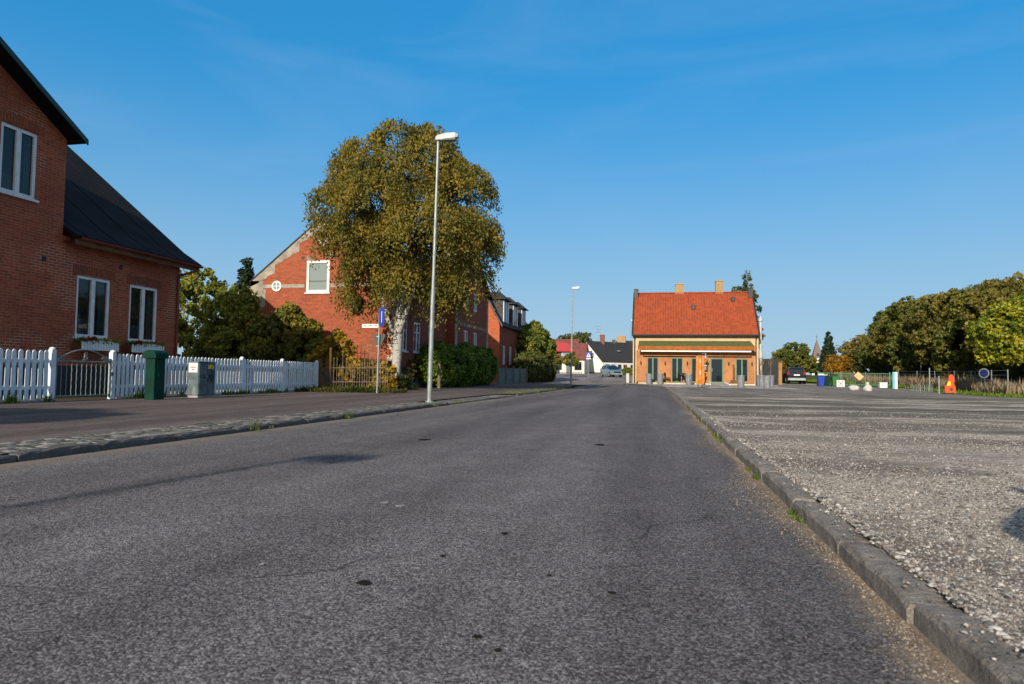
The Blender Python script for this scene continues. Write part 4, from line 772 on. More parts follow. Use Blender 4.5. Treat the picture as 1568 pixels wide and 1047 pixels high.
# weeds along fence, low ground plants at the corner (nobody could count them)
def tufts(name, X, Y, Z, H, mt, wd=.008, per=7, kind='stuff', lean=.5):
    n = len(X); a = RS.uniform(0, 6.28, (n, per)); r = RS.uniform(0, 1, (n, per))*H[:, None]*lean; h = H[:, None]*RS.uniform(.4, 1, (n, per))
    x0 = X[:, None]+RS.normal(0, .012, (n, per)); y0 = Y[:, None]+RS.normal(0, .012, (n, per)); dx, dy = np.cos(a), np.sin(a); z = np.repeat(Z[:, None], per, 1)
    p = lambda s, t, zz: np.stack([x0+dx*r*t-dy*wd*s, y0+dy*r*t+dx*wd*s, z+zz], -1)
    V = np.stack([p(-1, 0, 0*h), p(1, 0, 0*h), p(.6, .5, h*.65), p(0, 1, h), p(-.6, .5, h*.65)], 2).reshape(-1, 3); return putnp(name, V, np.arange(len(V)).reshape(-1, 5), mt, kind=kind)
n = 900; Y = np.concatenate([RS.uniform(6, 12.3, n//2), RS.uniform(14.3, 22.8, n//2)]); c = np.sin(Y*3.1)+np.sin(Y*7.3)+RS.uniform(-1, 1, n) > .1
tufts('fence_weeds', (-12.62+RS.normal(0, .05, n))[c], Y[c], np.full(n, .055)[c], RS.gamma(3, .035, n)[c]+.02, M['l_green'], .009, 8)
n = 1500; X = RS.uniform(-13, -9.2, n); Y = 22.9+RS.uniform(0, 1.5, n)+(X+11)*.1; tufts('ground_plants', X, Y, np.full(n, .05), RS.gamma(4, .03, n), M['l_dark'], .016, 9, lean=1.1)
n = 700; X = RS.uniform(-12.9, -10.8, n); Y = RS.uniform(24.6, 30, n); tufts('ground_plants', X, Y, np.full(n, .05), RS.gamma(4, .045, n), M['l_hedge'], .018, 8, lean=1.)
yk = np.array([3.9, 4.1, 5.4, 5.9, 8.4, 8.9, 9.4, 10.2, 12.1, 13, 14.5, 16]); Y = np.concatenate([q+RS.normal(0, .06, 6) for q in yk]); X = .75-np.abs(RS.normal(0, .012, len(Y))); tufts('kerb_grass', X, Y, Y*0, RS.gamma(3, .012, len(Y))+.008, M['l_green'], .002, 9)
Y = np.concatenate([q+RS.normal(0, .12, 14) for q in (7.9, 10.5, 15, 17, 26, 29, 33, 38, 42)]); X = -5.0+RS.uniform(-.12, .1, len(Y)); tufts('kerb_grass', X, Y, Y*0+.02, RS.gamma(3, .015, len(Y))+.01, M['l_hedge'], .005, 9)
n = 900; Y = RS.uniform(25.5, 46, n); X = -5.6-RS.uniform(-.3, .9, n); tufts('strip_grass', X, Y, Y*0+.06, RS.gamma(2, .012, n)+.01, M['l_hedge'], .006, 6)
# fallen twig and bits on the lot
b = B(); b.tube([(1.9, 3.6, .085), (2.0, 3.52, .09), (2.1, 3.5, .083), (2.2, 3.42, .088)], [.006, .005, .004, .002], 5); tag(put('twig', b, M['bark'], None), 'thin brown twig lying on the gravel near the kerb', 'twig')
def dead_leaves():
    P = [(.6+random.uniform(-.35, .1), random.uniform(1.8, 9), .006) for _ in range(34)]+[(random.uniform(-4.5, .4), random.uniform(2, 14), .006) for _ in range(30)]
    P += [(-1.26, 2.93, .006)]; V = leafquads(np.array(P), .018, np.tile([0, 0, 4.], (len(P), 1)), 1.5); V[:, 2] = np.abs(V[:, 2]-.006)*.4+.006
    putnp('fallen_leaves', V, np.arange(len(V)).reshape(-1, 4), leafmat('fallen_leaf', ((.05, .025, .012), (.12, .07, .03), (.25, .17, .07)), .1), kind='stuff')
dead_leaves()
def road_spots():
    for name, pts, m_ in (('road_marking', ((-1.54, 3.77, .026), (-1.42, 3.7, .026), (-1.5, 2.44, .012)), M['plinth']), ('tar_spots', ((-1.02, 2.32, .026), (-.86, 2.74, .012), (-.39, 2.58, .01), (-.15, 2.43, .014), (-.5, 1.93, .014), (-.42, 1.85, .01), (-.7, 3.2, .018), (-2.6, 7.5, .07), (-.6, 7.6, .06)), paint('tar', (.018, .017, .017), .95, var=.2, spec=.02))):
        b = B()
        for x, y, r in pts: n = 14; ph = random.random()*6; b.poly([(x+r*(1+.25*math.sin(3*t+ph))*math.cos(t), y+r*(1.2+.3*math.sin(2*t+ph))*math.sin(t), .004) for t in [2*math.pi*k/n for k in range(n)]])
        put(name, b, m_, kind='structure' if name == 'road_marking' else 'stuff')
road_spots()
# ------------------------------------------------------------------ street lamps and signs
def lamp(x, y, z, h, label, tilt=0.):
    t = thing('street_lamp', label, 'street lamp', (x, y, z), 'slim grey street lamps along the road'); b = B(); dx = math.tan(rad(tilt))*h
    b.tube([(x, y, z-.05), (x+dx*.15, y, z+h*.15), (x+dx*.42, y, z+h*.42), (x+dx*.424, y, z+h*.424), (x+dx, y, z+h)], [.064, .062, .056, .044, .034], 14); b.lathe((x, y, z), [(.12, -.02), (.12, .02), (.09, .03)], 14); put('pole', b, M['galv'], t, smooth=False)
    b = B(); X0, Z0 = x+dx-.07, z+h-.03; P = lambda s, w, c: [(X0+s, y-w, Z0+c[0]+s*.05), (X0+s, y+w, Z0+c[0]+s*.05), (X0+s, y+w*.8, Z0+c[1]+s*.05), (X0+s, y-w*.8, Z0+c[1]+s*.05)]
    b.loft([P(0, .05, (0, .08)), P(.06, .08, (-.02, .11)), P(.3, .12, (-.03, .13)), P(.55, .11, (-.02, .12)), P(.62, .06, (.01, .08))]); hd = put('lamp_head', b, M['lampwhite'], t)
    b = B(); b.box((X0+.15, y-.09, Z0-.035), (X0+.56, y+.09, Z0-.012)); put('diffuser', b, M['greyglass'], hd); return t
lamp(-5.78, 17.0, .04, 6.95, 'grey street lamp on the kerb edge in front of the birch, nearest in view', .9)
lamp(-6.15, 50.3, .09, 7.2, 'grey street lamp at the end of the left kerb before the white houses', .5)
lamp(-5.75, -10.6, .05, 6.9, 'grey street lamp behind the camera whose shadow crosses the road', .3)
lamp(-2.4, 82, .45, 7.0, 'street lamp peeking out from behind the left edge of the orange roofed shop', 0)
bpy.data.objects['street_lamp.003'].rotation_euler = (0, 0, math.pi)
def sign_post():
    x, y = -9.75, 22.9; t = thing('sign_post', 'grey corner post with white name plate, blue plate and the back of a yield sign', 'sign post', (x, y, .05)); b = B(); b.tube([(x, y, 0), (x+.04, y, 3.0)], .032, 10); put('pole', b, M['galv'], t)
    b = B(); b.box((x-.62, y-.02, 2.4), (x-.0, y+.0, 2.53)); p = put('name_plate', b, M['signwhite'], t); b = B()
    rr = random.Random(5); u = x-.56
    while u < x-.1: l = rr.uniform(.02, .05); b.box((u, y-.024, 2.445), (u+l, y-.021, 2.445+rr.choice((.035, .05)))); u += l+.014
    put('lettering', b, M['signback'], p, kind='stuff')
    b = B(); b.box((x+.035, y-.05, 2.48), (x+.085, y-.02, 3.1)); b.prism([(x+.05, y-.06, 2.45), (x+.25, y-.1, 2.45), (x+.25, y-.1, 3.1), (x+.05, y-.06, 3.1)], (0, .03, 0)); p = put('blue_plate', b, M['blue'], t); b = B(); b.prism([(x+.14, y-.086, 2.58), (x+.16, y-.09, 2.58), (x+.16, y-.09, 2.98), (x+.14, y-.086, 2.98)], (0, .004, 0)); put('plate_mark', b, M['signwhite'], p)
    b = B(); s = .24; b.prism([(x-s, y+.05, 2.16), (x+s, y+.05, 2.16), (x+s+.01, y+.05, 2.1), (x+.04, y+.05, 1.66), (x-.04, y+.05, 1.66), (x-s-.01, y+.05, 2.1)], (0, .015, 0)); put('yield_sign', b, M['signback'], t)
    b = B()
    for z in (2.06, 1.72): b.box((x-.05, y-.04, z), (x+.06, y+.05, z+.04))
    put('clamp', b, M['galv'], t)
sign_post()
def shadow_plate():  # pole and plate added out of view; outline shaped for the gravel shadow
    x, y = 1.25, -1.05; t = thing('sign_post', 'shaped plate on a pole, added unseen beside the camera to cast a dark patch on the gravel', 'sign post', (x, y, .05)); b = B(); b.tube([(x, y, 0), (x, y, 2.7)], .03, 8); put('pole', b, M['galv'], t)
    b = B(); b.prism([(x-.42, y+.05, 1.72), (x-.46, y+.05, 2.05), (x-.2, y+.05, 2.32), (x+.5, y+.05, 2.35), (x+.5, y+.05, 1.65)], (0, .02, 0)); put('plate', b, M['signback'], t)
shadow_plate()
# ------------------------------------------------------------------ things along the far left
def blue_fence():
    x0, y0, x1, y1 = -11.55, 49.5, -10.9, 57.5; t = thing('board_fence', 'faded blue green board fence beyond the green hedge', 'fence', (x0, y0, gz(52))); b = B(); n = 40
    for k in range(n): f = k/n; x, y = x0+(x1-x0)*f, y0+(y1-y0)*f; b.box((x, y, gz(y)), (x+.02, y+(y1-y0)/n-.03, gz(y)+1.25))
    put('board', b, paint('faded_teal_boards', (.12, .2, .2), .8, var=.3), t, kind='stuff')
    for k in range(5): f = k/4; x, y = x0+(x1-x0)*f, y0+(y1-y0)*f; b = B(); b.box((x+.02, y-.06, gz(y)-.05), (x+.12, y+.06, gz(y)+1.42)); put('post', b, M['grey_wood'], t)
blue_fence()
bush('garden_hedge', 'tall dark clipped hedge in front of the dormer house', -11.3, 61.5, gz(60), [(0, -2.5, 1.3, .9, 1.5, 1.35), (.2, 0, 1.35, 1, 1.6, 1.4), (.3, 2.8, 1.3, 1, 1.6, 1.35), (.5, 5.5, 1.2, 1, 1.6, 1.3)], 'l_dark', .13, 760, 34, .26, cat='hedge', inner=.2)
tree('garden_tree', 'wide dark autumn tree overhanging the pavement beyond the dormer house', (-11.9, 66, gz(66)), [(0, 0, 4.0, 1.7, 2, 1.4), (1.1, .6, 3.3, 1.1, 1.5, 1.0), (-1.0, -1, 4.0, 1.4, 1.6, 1.3), (-.3, -2.0, 3.3, 1.3, 1.8, 1.3), (.1, 0, 5.0, .9, 1.0, .8)], .22, 'l_hedge', 'bark', .15, 900, 42, .3)
def hbox(x, y, z, w_, d, h, mt, label, cat, name, lid='black'):
    t = thing(name, label, cat, (x, y, z)); b = B(); b.loft([[(x-w_*.42, y-d*.42, z+.05), (x+w_*.42, y-d*.42, z+.05), (x+w_*.42, y+d*.42, z+.05), (x-w_*.42, y+d*.42, z+.05)], [(x-w_/2, y-d/2, z+h*.93), (x+w_/2, y-d/2, z+h*.93), (x+w_/2, y+d/2, z+h*.93), (x-w_/2, y+d/2, z+h*.93)]]); put('body', b, M[mt], t)
    b = B(); b.loft([[(x-w_*.53, y-d*.55, z+h*.93+.005), (x+w_*.53, y-d*.55, z+h*.93+.005), (x+w_*.53, y+d*.55, z+h*.95), (x-w_*.53, y+d*.55, z+h*.95)], [(x-w_*.48, y-d*.45, z+h*.98), (x+w_*.48, y-d*.45, z+h*.98), (x+w_*.48, y+d*.5, z+h*1.02), (x-w_*.48, y+d*.5, z+h*1.02)]]); put('lid', b, M[lid], t)
    for s in (-1, 1): b = B(); b.tube([(x+s*w_*.43, y+d*.4, z+.1), (x+s*w_*.5, y+d*.4, z+.1)], .1, 12); put('wheel', b, M['tyre'], t)
    return t
hbox(-12.6, 75, gz(75), .6, .7, 1.3, 'black', 'black wheelie bin at the end of the tall hedge', 'bin', 'wheelie_bin')
hbox(-12.5, 71, gz(71), .6, .7, 1.15, 'galv', 'pale grey bin standing against the tall hedge end', 'bin', 'wheelie_bin', 'galv')
b = B(); z = gz(90); b.lathe((-13.6, 90, z), [(.16, -.05), (.16, .7), (.2, .75), (.2, .85), (.05, .95)], 12); tag(put('bollard', b, M['signwhite'], None), 'short white bollard in front of the red roofed house', 'bollard')
def farhouse(name, label, x0, x1, yf, yb, g0, e, ridge, wall, roof, wins, axis='x', skew=0., over=.25, split=False):
    """axis = direction of the ridge; front faces the camera (-Y)"""
    h = thing(name, label, 'house', ((x0+x1)/2, (yf+yb)/2, g0)); w = B(); S = lambda x, y: (x, y+skew*(x-x0))
    W = lambda b_, pts: b_.poly([(*S(p[0], p[1]), p[2]) for p in pts])
    for (a, c) in (((x0, yf), (x1, yf)), ((x1, yf), (x1, yb)), ((x1, yb), (x0, yb)), ((x0, yb), (x0, yf))): W(w, [(*a, g0-1), (*c, g0-1), (*c, e), (*a, e)])
    r = B(); xm, ym = (x0+x1)/2, (yf+yb)/2; o = over
    if axis == 'x':
        for x in (x0, x1): W(w, [(x, yf, e), (x, yb, e), (x, ym, ridge)])
        k = (ridge-e)/(ym-yf)
        for s, y in ((-1, yf), (1, yb)): slab(r, [(*S(x0-o, ym), ridge+.1), (*S(x0-o, y+s*o), e-k*o+.1), (*S(x1+o, y+s*o), e-k*o+.1), (*S(x1+o, ym), ridge+.1)], .15)
    else:
        for y in (yf, yb): W(w, [(x0, y, e), (x1, y, e), (xm, y, ridge)])
        k = (ridge-e)/(xm-x0)
        for s, x in ((-1, x0), (1, x1)): slab(r, [(*S(xm, yf-o), ridge+.1), (*S(x+s*o, yf-o), e-k*o+.1), (*S(x+s*o, yb+o), e-k*o+.1), (*S(xm, yb+o), ridge+.1)], .15)
    put('wall', w, M[wall], h); rf = put('roof', r, M[roof], h)
    for wn in wins:
        a, c, z0, z1, fr = wn[:5]; side = wn[5] if len(wn) > 5 else 'f'; yo = S((a+c)/2, yf)[1] if side == 'f' else 0
        O, u, n_ = ((0, yf, 0), XU, YN) if side == 'f' else ((x1, 0, 0), YU, XN)
        if skew and side == 'f': O = (0, yo-.06, 0)
        b = B(); obox(b, O, u, n_, a, c, z0, z1, .004, .05); f = put('door' if fr.startswith('door') else 'window', b, M[{'w': 'white', 'g': 'green_frame', 'door_red': 'copper_red', 'door_grey': 'cabgrey', 'r': 'copper_red', 'k': 'trim_dark'}[fr]], h)
        if not fr.startswith('door'): b = B(); m_ = (a+c)/2; e_ = .07; obox(b, O, u, n_, a+e_, m_-.03, z0+e_, z1-e_, .05, .06); obox(b, O, u, n_, m_+.03, c-e_, z0+e_, z1-e_, .05, .06); put('pane', b, M['glass'], f)
    return h, rf
# white gabled house: gable to the camera, long low side running right behind the shop
def whitehouse():
    g0 = 1.3; h = thing('white_house', 'white gabled house with steep dark roof at the end of the street', 'house', (-10, 135, g0)); A_, Bc, C_ = (-16.0, 131.5), (-9.9, 129.5), (-2.2, 137); D_ = (-8.3, 139.5)
    e, rz = 3.75, 7.5; w = B()
    for p, q in ((A_, Bc), (Bc, C_), (C_, D_), (D_, A_)): w.poly([(*p, g0-.3), (*q, g0-.3), (*q, e), (*p, e)])
    m0 = ((A_[0]+Bc[0])/2, (A_[1]+Bc[1])/2); m1 = ((C_[0]+D_[0])/2, (C_[1]+D_[1])/2); w.poly([(*A_, e), (*Bc, e), (*m0, rz)]); w.poly([(*C_, e), (*D_, e), (*m1, rz)]); put('wall', w, M['whitewall'], h)
    r = B(); v = Vector((m1[0]-m0[0], m1[1]-m0[1], 0)).normalized()*.25; P = lambda q, z, s=0: tuple(Vector((q[0], q[1], z))+v*s)
    for a, c in ((Bc, C_), (A_, D_)): out = (Vector((a[0]-m0[0], a[1]-m0[1], 0))*.07); slab(r, [P(m0, rz+.12, -1), tuple(Vector((a[0], a[1], e-.12))+out-v), tuple(Vector((c[0], c[1], e-.12))+out+v), P(m1, rz+.12, 1)], .14)
    rf = put('roof', r, M['roof_slate'], h); u = Vector((Bc[0]-A_[0], Bc[1]-A_[1], 0)).normalized(); n_ = Vector((u.y, -u.x, 0))
    for a, c, z0, z1, fr in ((2.3, 3.3, 4.5, 5.7, 'copper_red'), (4.1, 4.6, 4.3, 5.3, 'trim_dark')):
        b = B(); obox(b, (*A_, 0), u, n_, a, c, z0, z1, .004, .06); f = put('window', b, M[fr], h); b = B(); obox(b, (*A_, 0), u, n_, a+.1, (a+c)/2-.03, z0+.1, z1-.1, .06, .07); obox(b, (*A_, 0), u, n_, (a+c)/2+.03, c-.1, z0+.1, z1-.1, .06, .07); put('pane', b, M['greyglass'], f)
    b = B(); obox(b, (*A_, 0), u, n_, 0, 6.4, g0-.3, g0+.3, .004, .06); put('plinth', b, M['brown_wood'], h)
    u2 = Vector((C_[0]-Bc[0], C_[1]-Bc[1], 0)).normalized(); n2 = Vector((u2.y, -u2.x, 0))
    for a, fr in ((.8, 'trim_dark'), (2.2, 'copper_red'), (3.8, 'trim_dark'), (5.2, 'door'), (7, 'trim_dark'), (8.6, 'green_frame'), (9.8, 'trim_dark')):
        b = B(); z0 = g0 if fr == 'door' else g0+.9; obox(b, (*Bc, 0), u2, n2, a, a+.85, z0, 3.15, .004, .05); f = put('door' if fr == 'door' else 'window', b, M['copper_red' if fr == 'door' else fr], h)
        if fr != 'door': b = B(); obox(b, (*Bc, 0), u2, n2, a+.12, a+.73, z0+.1, 3.05, .05, .06); put('pane', b, M['glass'], f)
    b = B(); c = Vector((*m0, 0)).lerp(Vector((*m1, 0)), .35); b.box((c.x-.45, c.y-.4, rz-.5), (c.x+.45, c.y+.4, rz+1.3)); b.box((c.x-.5, c.y-.45, rz+1.3), (c.x+.5, c.y+.45, rz+1.42)); put('chimney', b, M['redbrick'], rf)
    b = B(); c = Vector((*m0, 0)).lerp(Vector((*m1, 0)), .62); b.box((c.x-.3, c.y-.3, rz-.3), (c.x+.3, c.y+.3, rz+.6)); put('vent', b, M['trim_dark'], rf)
    b = B(); c = Vector((*Bc, e)).lerp(Vector((*C_, e)), .55).lerp(Vector((*m0, rz)).lerp(Vector((*m1, rz)), .55), .5)+Vector((.1, -.1, .12)); b.box((c.x-.35, c.y-.3, c.z), (c.x+.25, c.y+.3, c.z+.14)); put('skylight', b, M['greyglass'], rf)
    b = B(); c = Vector((*m0, 0)).lerp(Vector((*m1, 0)), .25); b.tube([(c.x, c.y, rz), (c.x, c.y, rz+3.2)], .03, 5)
    for z in (1.9, 2.4, 3.0): b.tube([(c.x-.5, c.y, rz+z), (c.x+.5, c.y, rz+z)], .025, 4)
    put('antenna', b, M['galv'], rf)
whitehouse()
rh, rr_ = farhouse('cream_house', 'cream walled house with dull red roof and a bright red dormer', -20.3, -12.7, 123.5, 131, .95, 3.9, 6.9, 'creamwall', 'roof_red', [(-18.0, -16.8, 1.9, 3.4, 'k'), (-14.5, -13.2, 1.9, 3.4, 'k'), (-16.0, -15.2, 1.0, 3.3, 'door_grey')])
b = B(); b.box((-17.4, 123.9, 4.3), (-14.9, 127.5, 5.6)); dm = put('dormer', b, M['trim_dark'], rh)
b = B(); slab(b, [(-17.9, 123.3, 5.35), (-14.5, 123.3, 5.35), (-16.4, 126.6, 7.1), (-19.2, 126.6, 7.1)], .12); b.poly([(-17.42, 123.85, 4.1), (-17.42, 123.85, 5.4), (-19.2, 126.6, 7.0), (-17.42, 127.2, 5.4)]); slab(b, [(-17.9, 123.3, 5.35), (-19.3, 123.6, 4.2), (-19.9, 126.4, 6.9), (-19.2, 126.6, 7.1)], .1); put('dormer_roof', b, M['roof_bright'], dm)
b = B(); obox(b, (0, 123.9, 0), XU, YN, -16.9, -15.3, 4.45, 5.3, .004, .05); wd = put('window', b, M['white'], dm); b = B(); obox(b, (0, 123.9, 0), XU, YN, -16.8, -15.4, 4.5, 5.25, .05, .06); put('pane', b, M['greyglass'], wd)
b = B()
for k in range(14): x = -19.5+k*.5; b.box((x, 121.2, .85), (x+.06, 121.25, 1.6))
b.box((-19.6, 121.15, 1.4), (-12.9, 121.2, 1.48)); tag(put('low_railing', b, M['trim_dark'], None), 'low dark railing in front of the cream house', 'railing')
farhouse('red_house', 'dark red roofed house half hidden behind the cream house', -21.5, -15.5, 134, 141, 1, 5.3, 8.2, 'creamwall', 'roof_red', [])
farhouse('timbered_house', 'white house with dark framed windows behind the overhanging autumn tree', -26.5, -18.6, 116, 123, .9, 4.3, 6.6, 'whitewall', 'roof_slate', [(-21.4, -19.9, 1.6, 3.5, 'k'), (-24.4, -22.6, 1.6, 3.5, 'k')])
h_, r_ = farhouse('grey_house', 'grey roofed house with brick chimneys rising beyond the white gabled house', -9, 8, 158, 166, 1.5, 6.2, 9.2, 'whitewall', 'roof_slate', [])
for x in (-4.9, -2.9): b = B(); b.box((x, 161.5, 8.6), (x+1, 162.5, 11.3)); put('chimney', b, M['redbrick'], r_)
b = B(); b.box((-9, 161, 8.7), (-7, 163, 10.4)); put('chimney', b, M['yellowbrick'], r_); b = B(); b.tube([(-5.8, 162, 9), (-5.8, 162, 14)], .05, 5); put('antenna', b, M['galv'], r_)
h_, r_ = farhouse('white_house', 'small white gabled house with blue grey roof just left of the shop', -5.9, 2.5, 146, 154, 1.4, 5.2, 8.0, 'whitewall', 'roof_slate', [(-3.6, -2.6, 4.2, 5.4, 'k')], axis='y')
for x, y, l in ((-14.0, 95, 'small round crowned street tree left of the second street lamp'), (-11.4, 93, 'small round crowned street tree behind the second street lamp')):
    tree('street_tree', l, (x, y, gz(y)), [(0, 0, 2.3, 1.0, 1.0, .75), (.4, 0, 2.0, .7, .7, .5), (-.5, 0, 2.1, .6, .7, .5), (0, 0, 2.9, .5, .6, .4)], .07, 'l_mix', 'bark', .16, 130, 24, .26, 'small street trees before the cream house', trunk_h=1.7)
def dome_tree(name, label, x, y, r, h, mt, n=420, per=34, size=.3, group=None, z=None, low=.25):
    z = gz(y) if z is None else z; L_ = []
    rr = random.Random(int(x*13+y*7))
    for k in range(11): a = rr.uniform(0, 6.28); q = rr.uniform(.2, .62); L_.append((r*q*math.cos(a), r*q*math.sin(a), h*rr.uniform(low+.15, .78), r*rr.uniform(.38, .55), r*rr.uniform(.38, .55), h*rr.uniform(.16, .24)))
    L_.append((0, 0, h*.8, r*.5, r*.5, h*.19)); L_.append((0, 0, h*.45, r*.8, r*.8, h*.27))
    return tree(name, label, (x, y, z), L_, r*.06+.08, mt, 'bark', size, n, per, size*2.1, group)
dome_tree('far_tree', 'dark green tree top behind the white gabled house', -17, 150, 5, 9, 'l_dark', 260, 30, .4)
def crossing_sign():
    x, y = -8.9, 92; z = gz(y); t = thing('crossing_sign', 'blue square pedestrian crossing sign on a thin pole', 'sign', (x, y, z)); b = B(); b.tube([(x, y, z), (x, y, z+3.4)], .045, 8); put('pole', b, M['galv'], t)
    b = B(); b.box((x-.35, y-.07, z+2.65), (x+.35, y-.05, z+3.35)); p = put('sign_plate', b, M['blue'], t); b = B(); b.prism([(x-.28, y-.08, z+2.72), (x+.28, y-.08, z+2.72), (x, y-.08, z+3.28)], (0, .008, 0)); s = put('triangle', b, M['signwhite'], p)
    b = B(); b.disc((x, y-.081, z+3.1), .04, (0, -1, 0), .006, 8)
    for q in (((0, 3.05), (-.01, 2.92)), ((-.01, 2.93), (-.08, 2.78)), ((-.01, 2.93), (.07, 2.78)), ((0, 3.02), (-.08, 2.93)), ((0, 3.02), (.07, 2.95))): b.tube([(x+q[0][0], y-.085, z+q[0][1]), (x+q[1][0], y-.085, z+q[1][1])], .02, 5)
    put('walking_figure', b, M['black'], s); b = B(); b.box((x-.3, y-.07, z+2.42), (x+.3, y-.05, z+2.58)); put('lower_plate', b, M['signwhite'], t)
crossing_sign()
# ------------------------------------------------------------------ cars
def car(label, x, y, rotz, paintm, door=False, plate=True):
    """built at the origin nose towards +Y, then placed"""
    t = thing('parked_car', label, 'car', (0, 0, 0)); W_ = .9
    # section rings along the length: (y, half width at sill, beltline half width, sill z, belt z)
    R_ = [(-2.28, .74, .70, .42, .78), (-2.2, .84, .80, .32, .98), (-1.9, .88, .86, .26, 1.06), (-1.2, .9, .88, .24, 1.08), (0, .9, .88, .24, 1.06), (.9, .9, .87, .24, 1.02), (1.3, .89, .84, .26, .96), (1.95, .86, .78, .3, .86), (2.2, .78, .7, .36, .74)]
    b = B(); b.loft([[(-w1*.96, yy, s), (-w1, yy, s+.12), (-w1, yy, s+(bz-s)*.7), (-w2, yy, bz), (-w2*.5, yy, bz+.03), (w2*.5, yy, bz+.03), (w2, yy, bz), (w1, yy, s+(bz-s)*.7), (w1, yy, s+.12), (w1*.96, yy, s)] for yy, w1, w2, s, bz in R_]); body = put('body', b, M[paintm], t)
    C_ = [(-2.12, .76, 1.02), (-1.95, .70, 1.42), (-1.7, .66, 1.60), (-1.0, .64, 1.66), (.0, .64, 1.64), (.35, .66, 1.56), (1.15, .8, 1.02)]
    b = B(); b.loft([[(-.82, yy, .98), (-w2, yy, max(z-.06, .99)), (-w2*.7, yy, z), (w2*.7, yy, z), (w2, yy, max(z-.06, .99)), (.82, yy, .98)] for yy, w2, z in C_]); put('cabin_glass', b, M['glass'], t)
    b = B(); b.loft([[(-w2-.012, yy, z-.1), (-w2*.75, yy, z+.012), (w2*.75, yy, z+.012), (w2+.012, yy, z-.1)] for yy, w2, z in C_[1:-1]]); rf = put('roof', b, M[paintm], t)
    for yy, zz, q in ((-1.15, 1.64, -1.25), (.0, 1.62, .08)):
        for s in (-1, 1): b = B(); b.loft([[(s*.87, yy-.04, 1.02), (s*.87, yy+.05, 1.02), (s*.89, yy+.05, 1.02), (s*.89, yy-.04, 1.02)], [(s*.64, yy-.04, 1.56), (s*.64, yy+.05, 1.56), (s*.67, yy+.05, 1.56), (s*.67, yy-.04, 1.56)]]); put('window_pillar', b, M[paintm], t)
    for yy in (-1.38, 1.38):
        for s in (-1, 1):
            b = B(); b.tube([(s*.7, yy, .34), (s*.91, yy, .34)], .34, 20); wh = put('wheel', b, M['tyre'], t); b = B(); b.tube([(s*.9, yy, .34), (s*.918, yy, .34)], .21, 14); put('rim', b, M['rim'], wh)
    for s in (-1, 1):
        b = B(); b.loft([[(s*.66, -2.24, .86), (s*.86, -2.16, .86), (s*.86, -2.1, .9), (s*.6, -2.2, .9)], [(s*.7, -2.19, 1.18), (s*.82, -2.12, 1.18), (s*.8, -2.03, 1.2), (s*.68, -2.1, 1.2)]]); put('tail_light', b, M['redlight'], t)
        b = B(); b.loft([[(s*.5, 2.18, .62), (s*.8, 2.02, .64), (s*.8, 1.95, .64), (s*.5, 2.1, .62)], [(s*.52, 2.14, .78), (s*.79, 1.97, .82), (s*.78, 1.9, .82), (s*.52, 2.05, .78)]]); put('headlight', b, M['signwhite'], t)
        b = B(); b.box((s*.9, .75, 1.0), (s*1.08, .87, 1.14), .02); put('wing_mirror', b, M[paintm], t)
    b = B(); b.box((-.82, -2.36, .36), (.82, -2.16, .6), .05); put('rear_bumper', b, M['galv' if paintm == 'carblack' else paintm], t); b = B(); b.box((-.78, 2.1, .3), (.78, 2.28, .52), .04); put('front_bumper', b, M['galv'], t)
    b = B(); b.box((-.5, 2.1, .56), (.5, 2.23, .74)); put('grille', b, M['black'], t)
    if plate: b = B(); b.box((-.27, -2.31, .82), (.27, -2.27, .94)); put('number_plate', b, M['signwhite'], t)
    if door:
        a = rad(62); ux, uy = -math.sin(a), -math.cos(a); hx, hy = -.9, .75; D = lambda s, z, o=0: (hx+ux*s+uy*o, hy+uy*s-ux*o, z)
        b = B(); b.loft([[D(0, .3, o), D(1.05, .3, o), D(1.1, .7, o), D(1.05, 1.04, o), D(0, 1.02, o)] for o in (0, .06)]); d = put('open_door', b, M[paintm], t)
        b = B(); b.loft([[D(.02, 1.02, o), D(1.03, 1.04, o), D(.98, 1.5, o), D(.5, 1.48, o)] for o in (.015, .045)]); put('door_glass', b, M['glass'], d); b = B(); b.box((hx+ux*.5-.1, hy+uy*.5-.1, .45), (hx+ux*.5+.1, hy+uy*.5-.05, .55)); put('speaker', b, M['rim'], d)
    t.location = (x, y, gz(y)); t.rotation_euler = (0, 0, rotz); return t
car('dark hatchback seen from behind with its left door open beside the shop', 13.6, 73.5, rad(-3), 'carblack', door=True)
car('blue grey off-road car parked nose towards us before the white gabled house', -6.1, 96, rad(205), 'carsilver')
bush('garden_shrub', 'low green hedge below the row of small windows of the white house', -4.6, 112, gz(112), [(-1.4, 0, .5, 1, .6, .55), (0, 0, .6, 1.1, .6, .6), (1.5, 0, .5, 1.1, .6, .55), (3, 0, .6, 1.1, .6, .6)], 'l_hedge', .16, 260, 26, .26, cat='hedge')
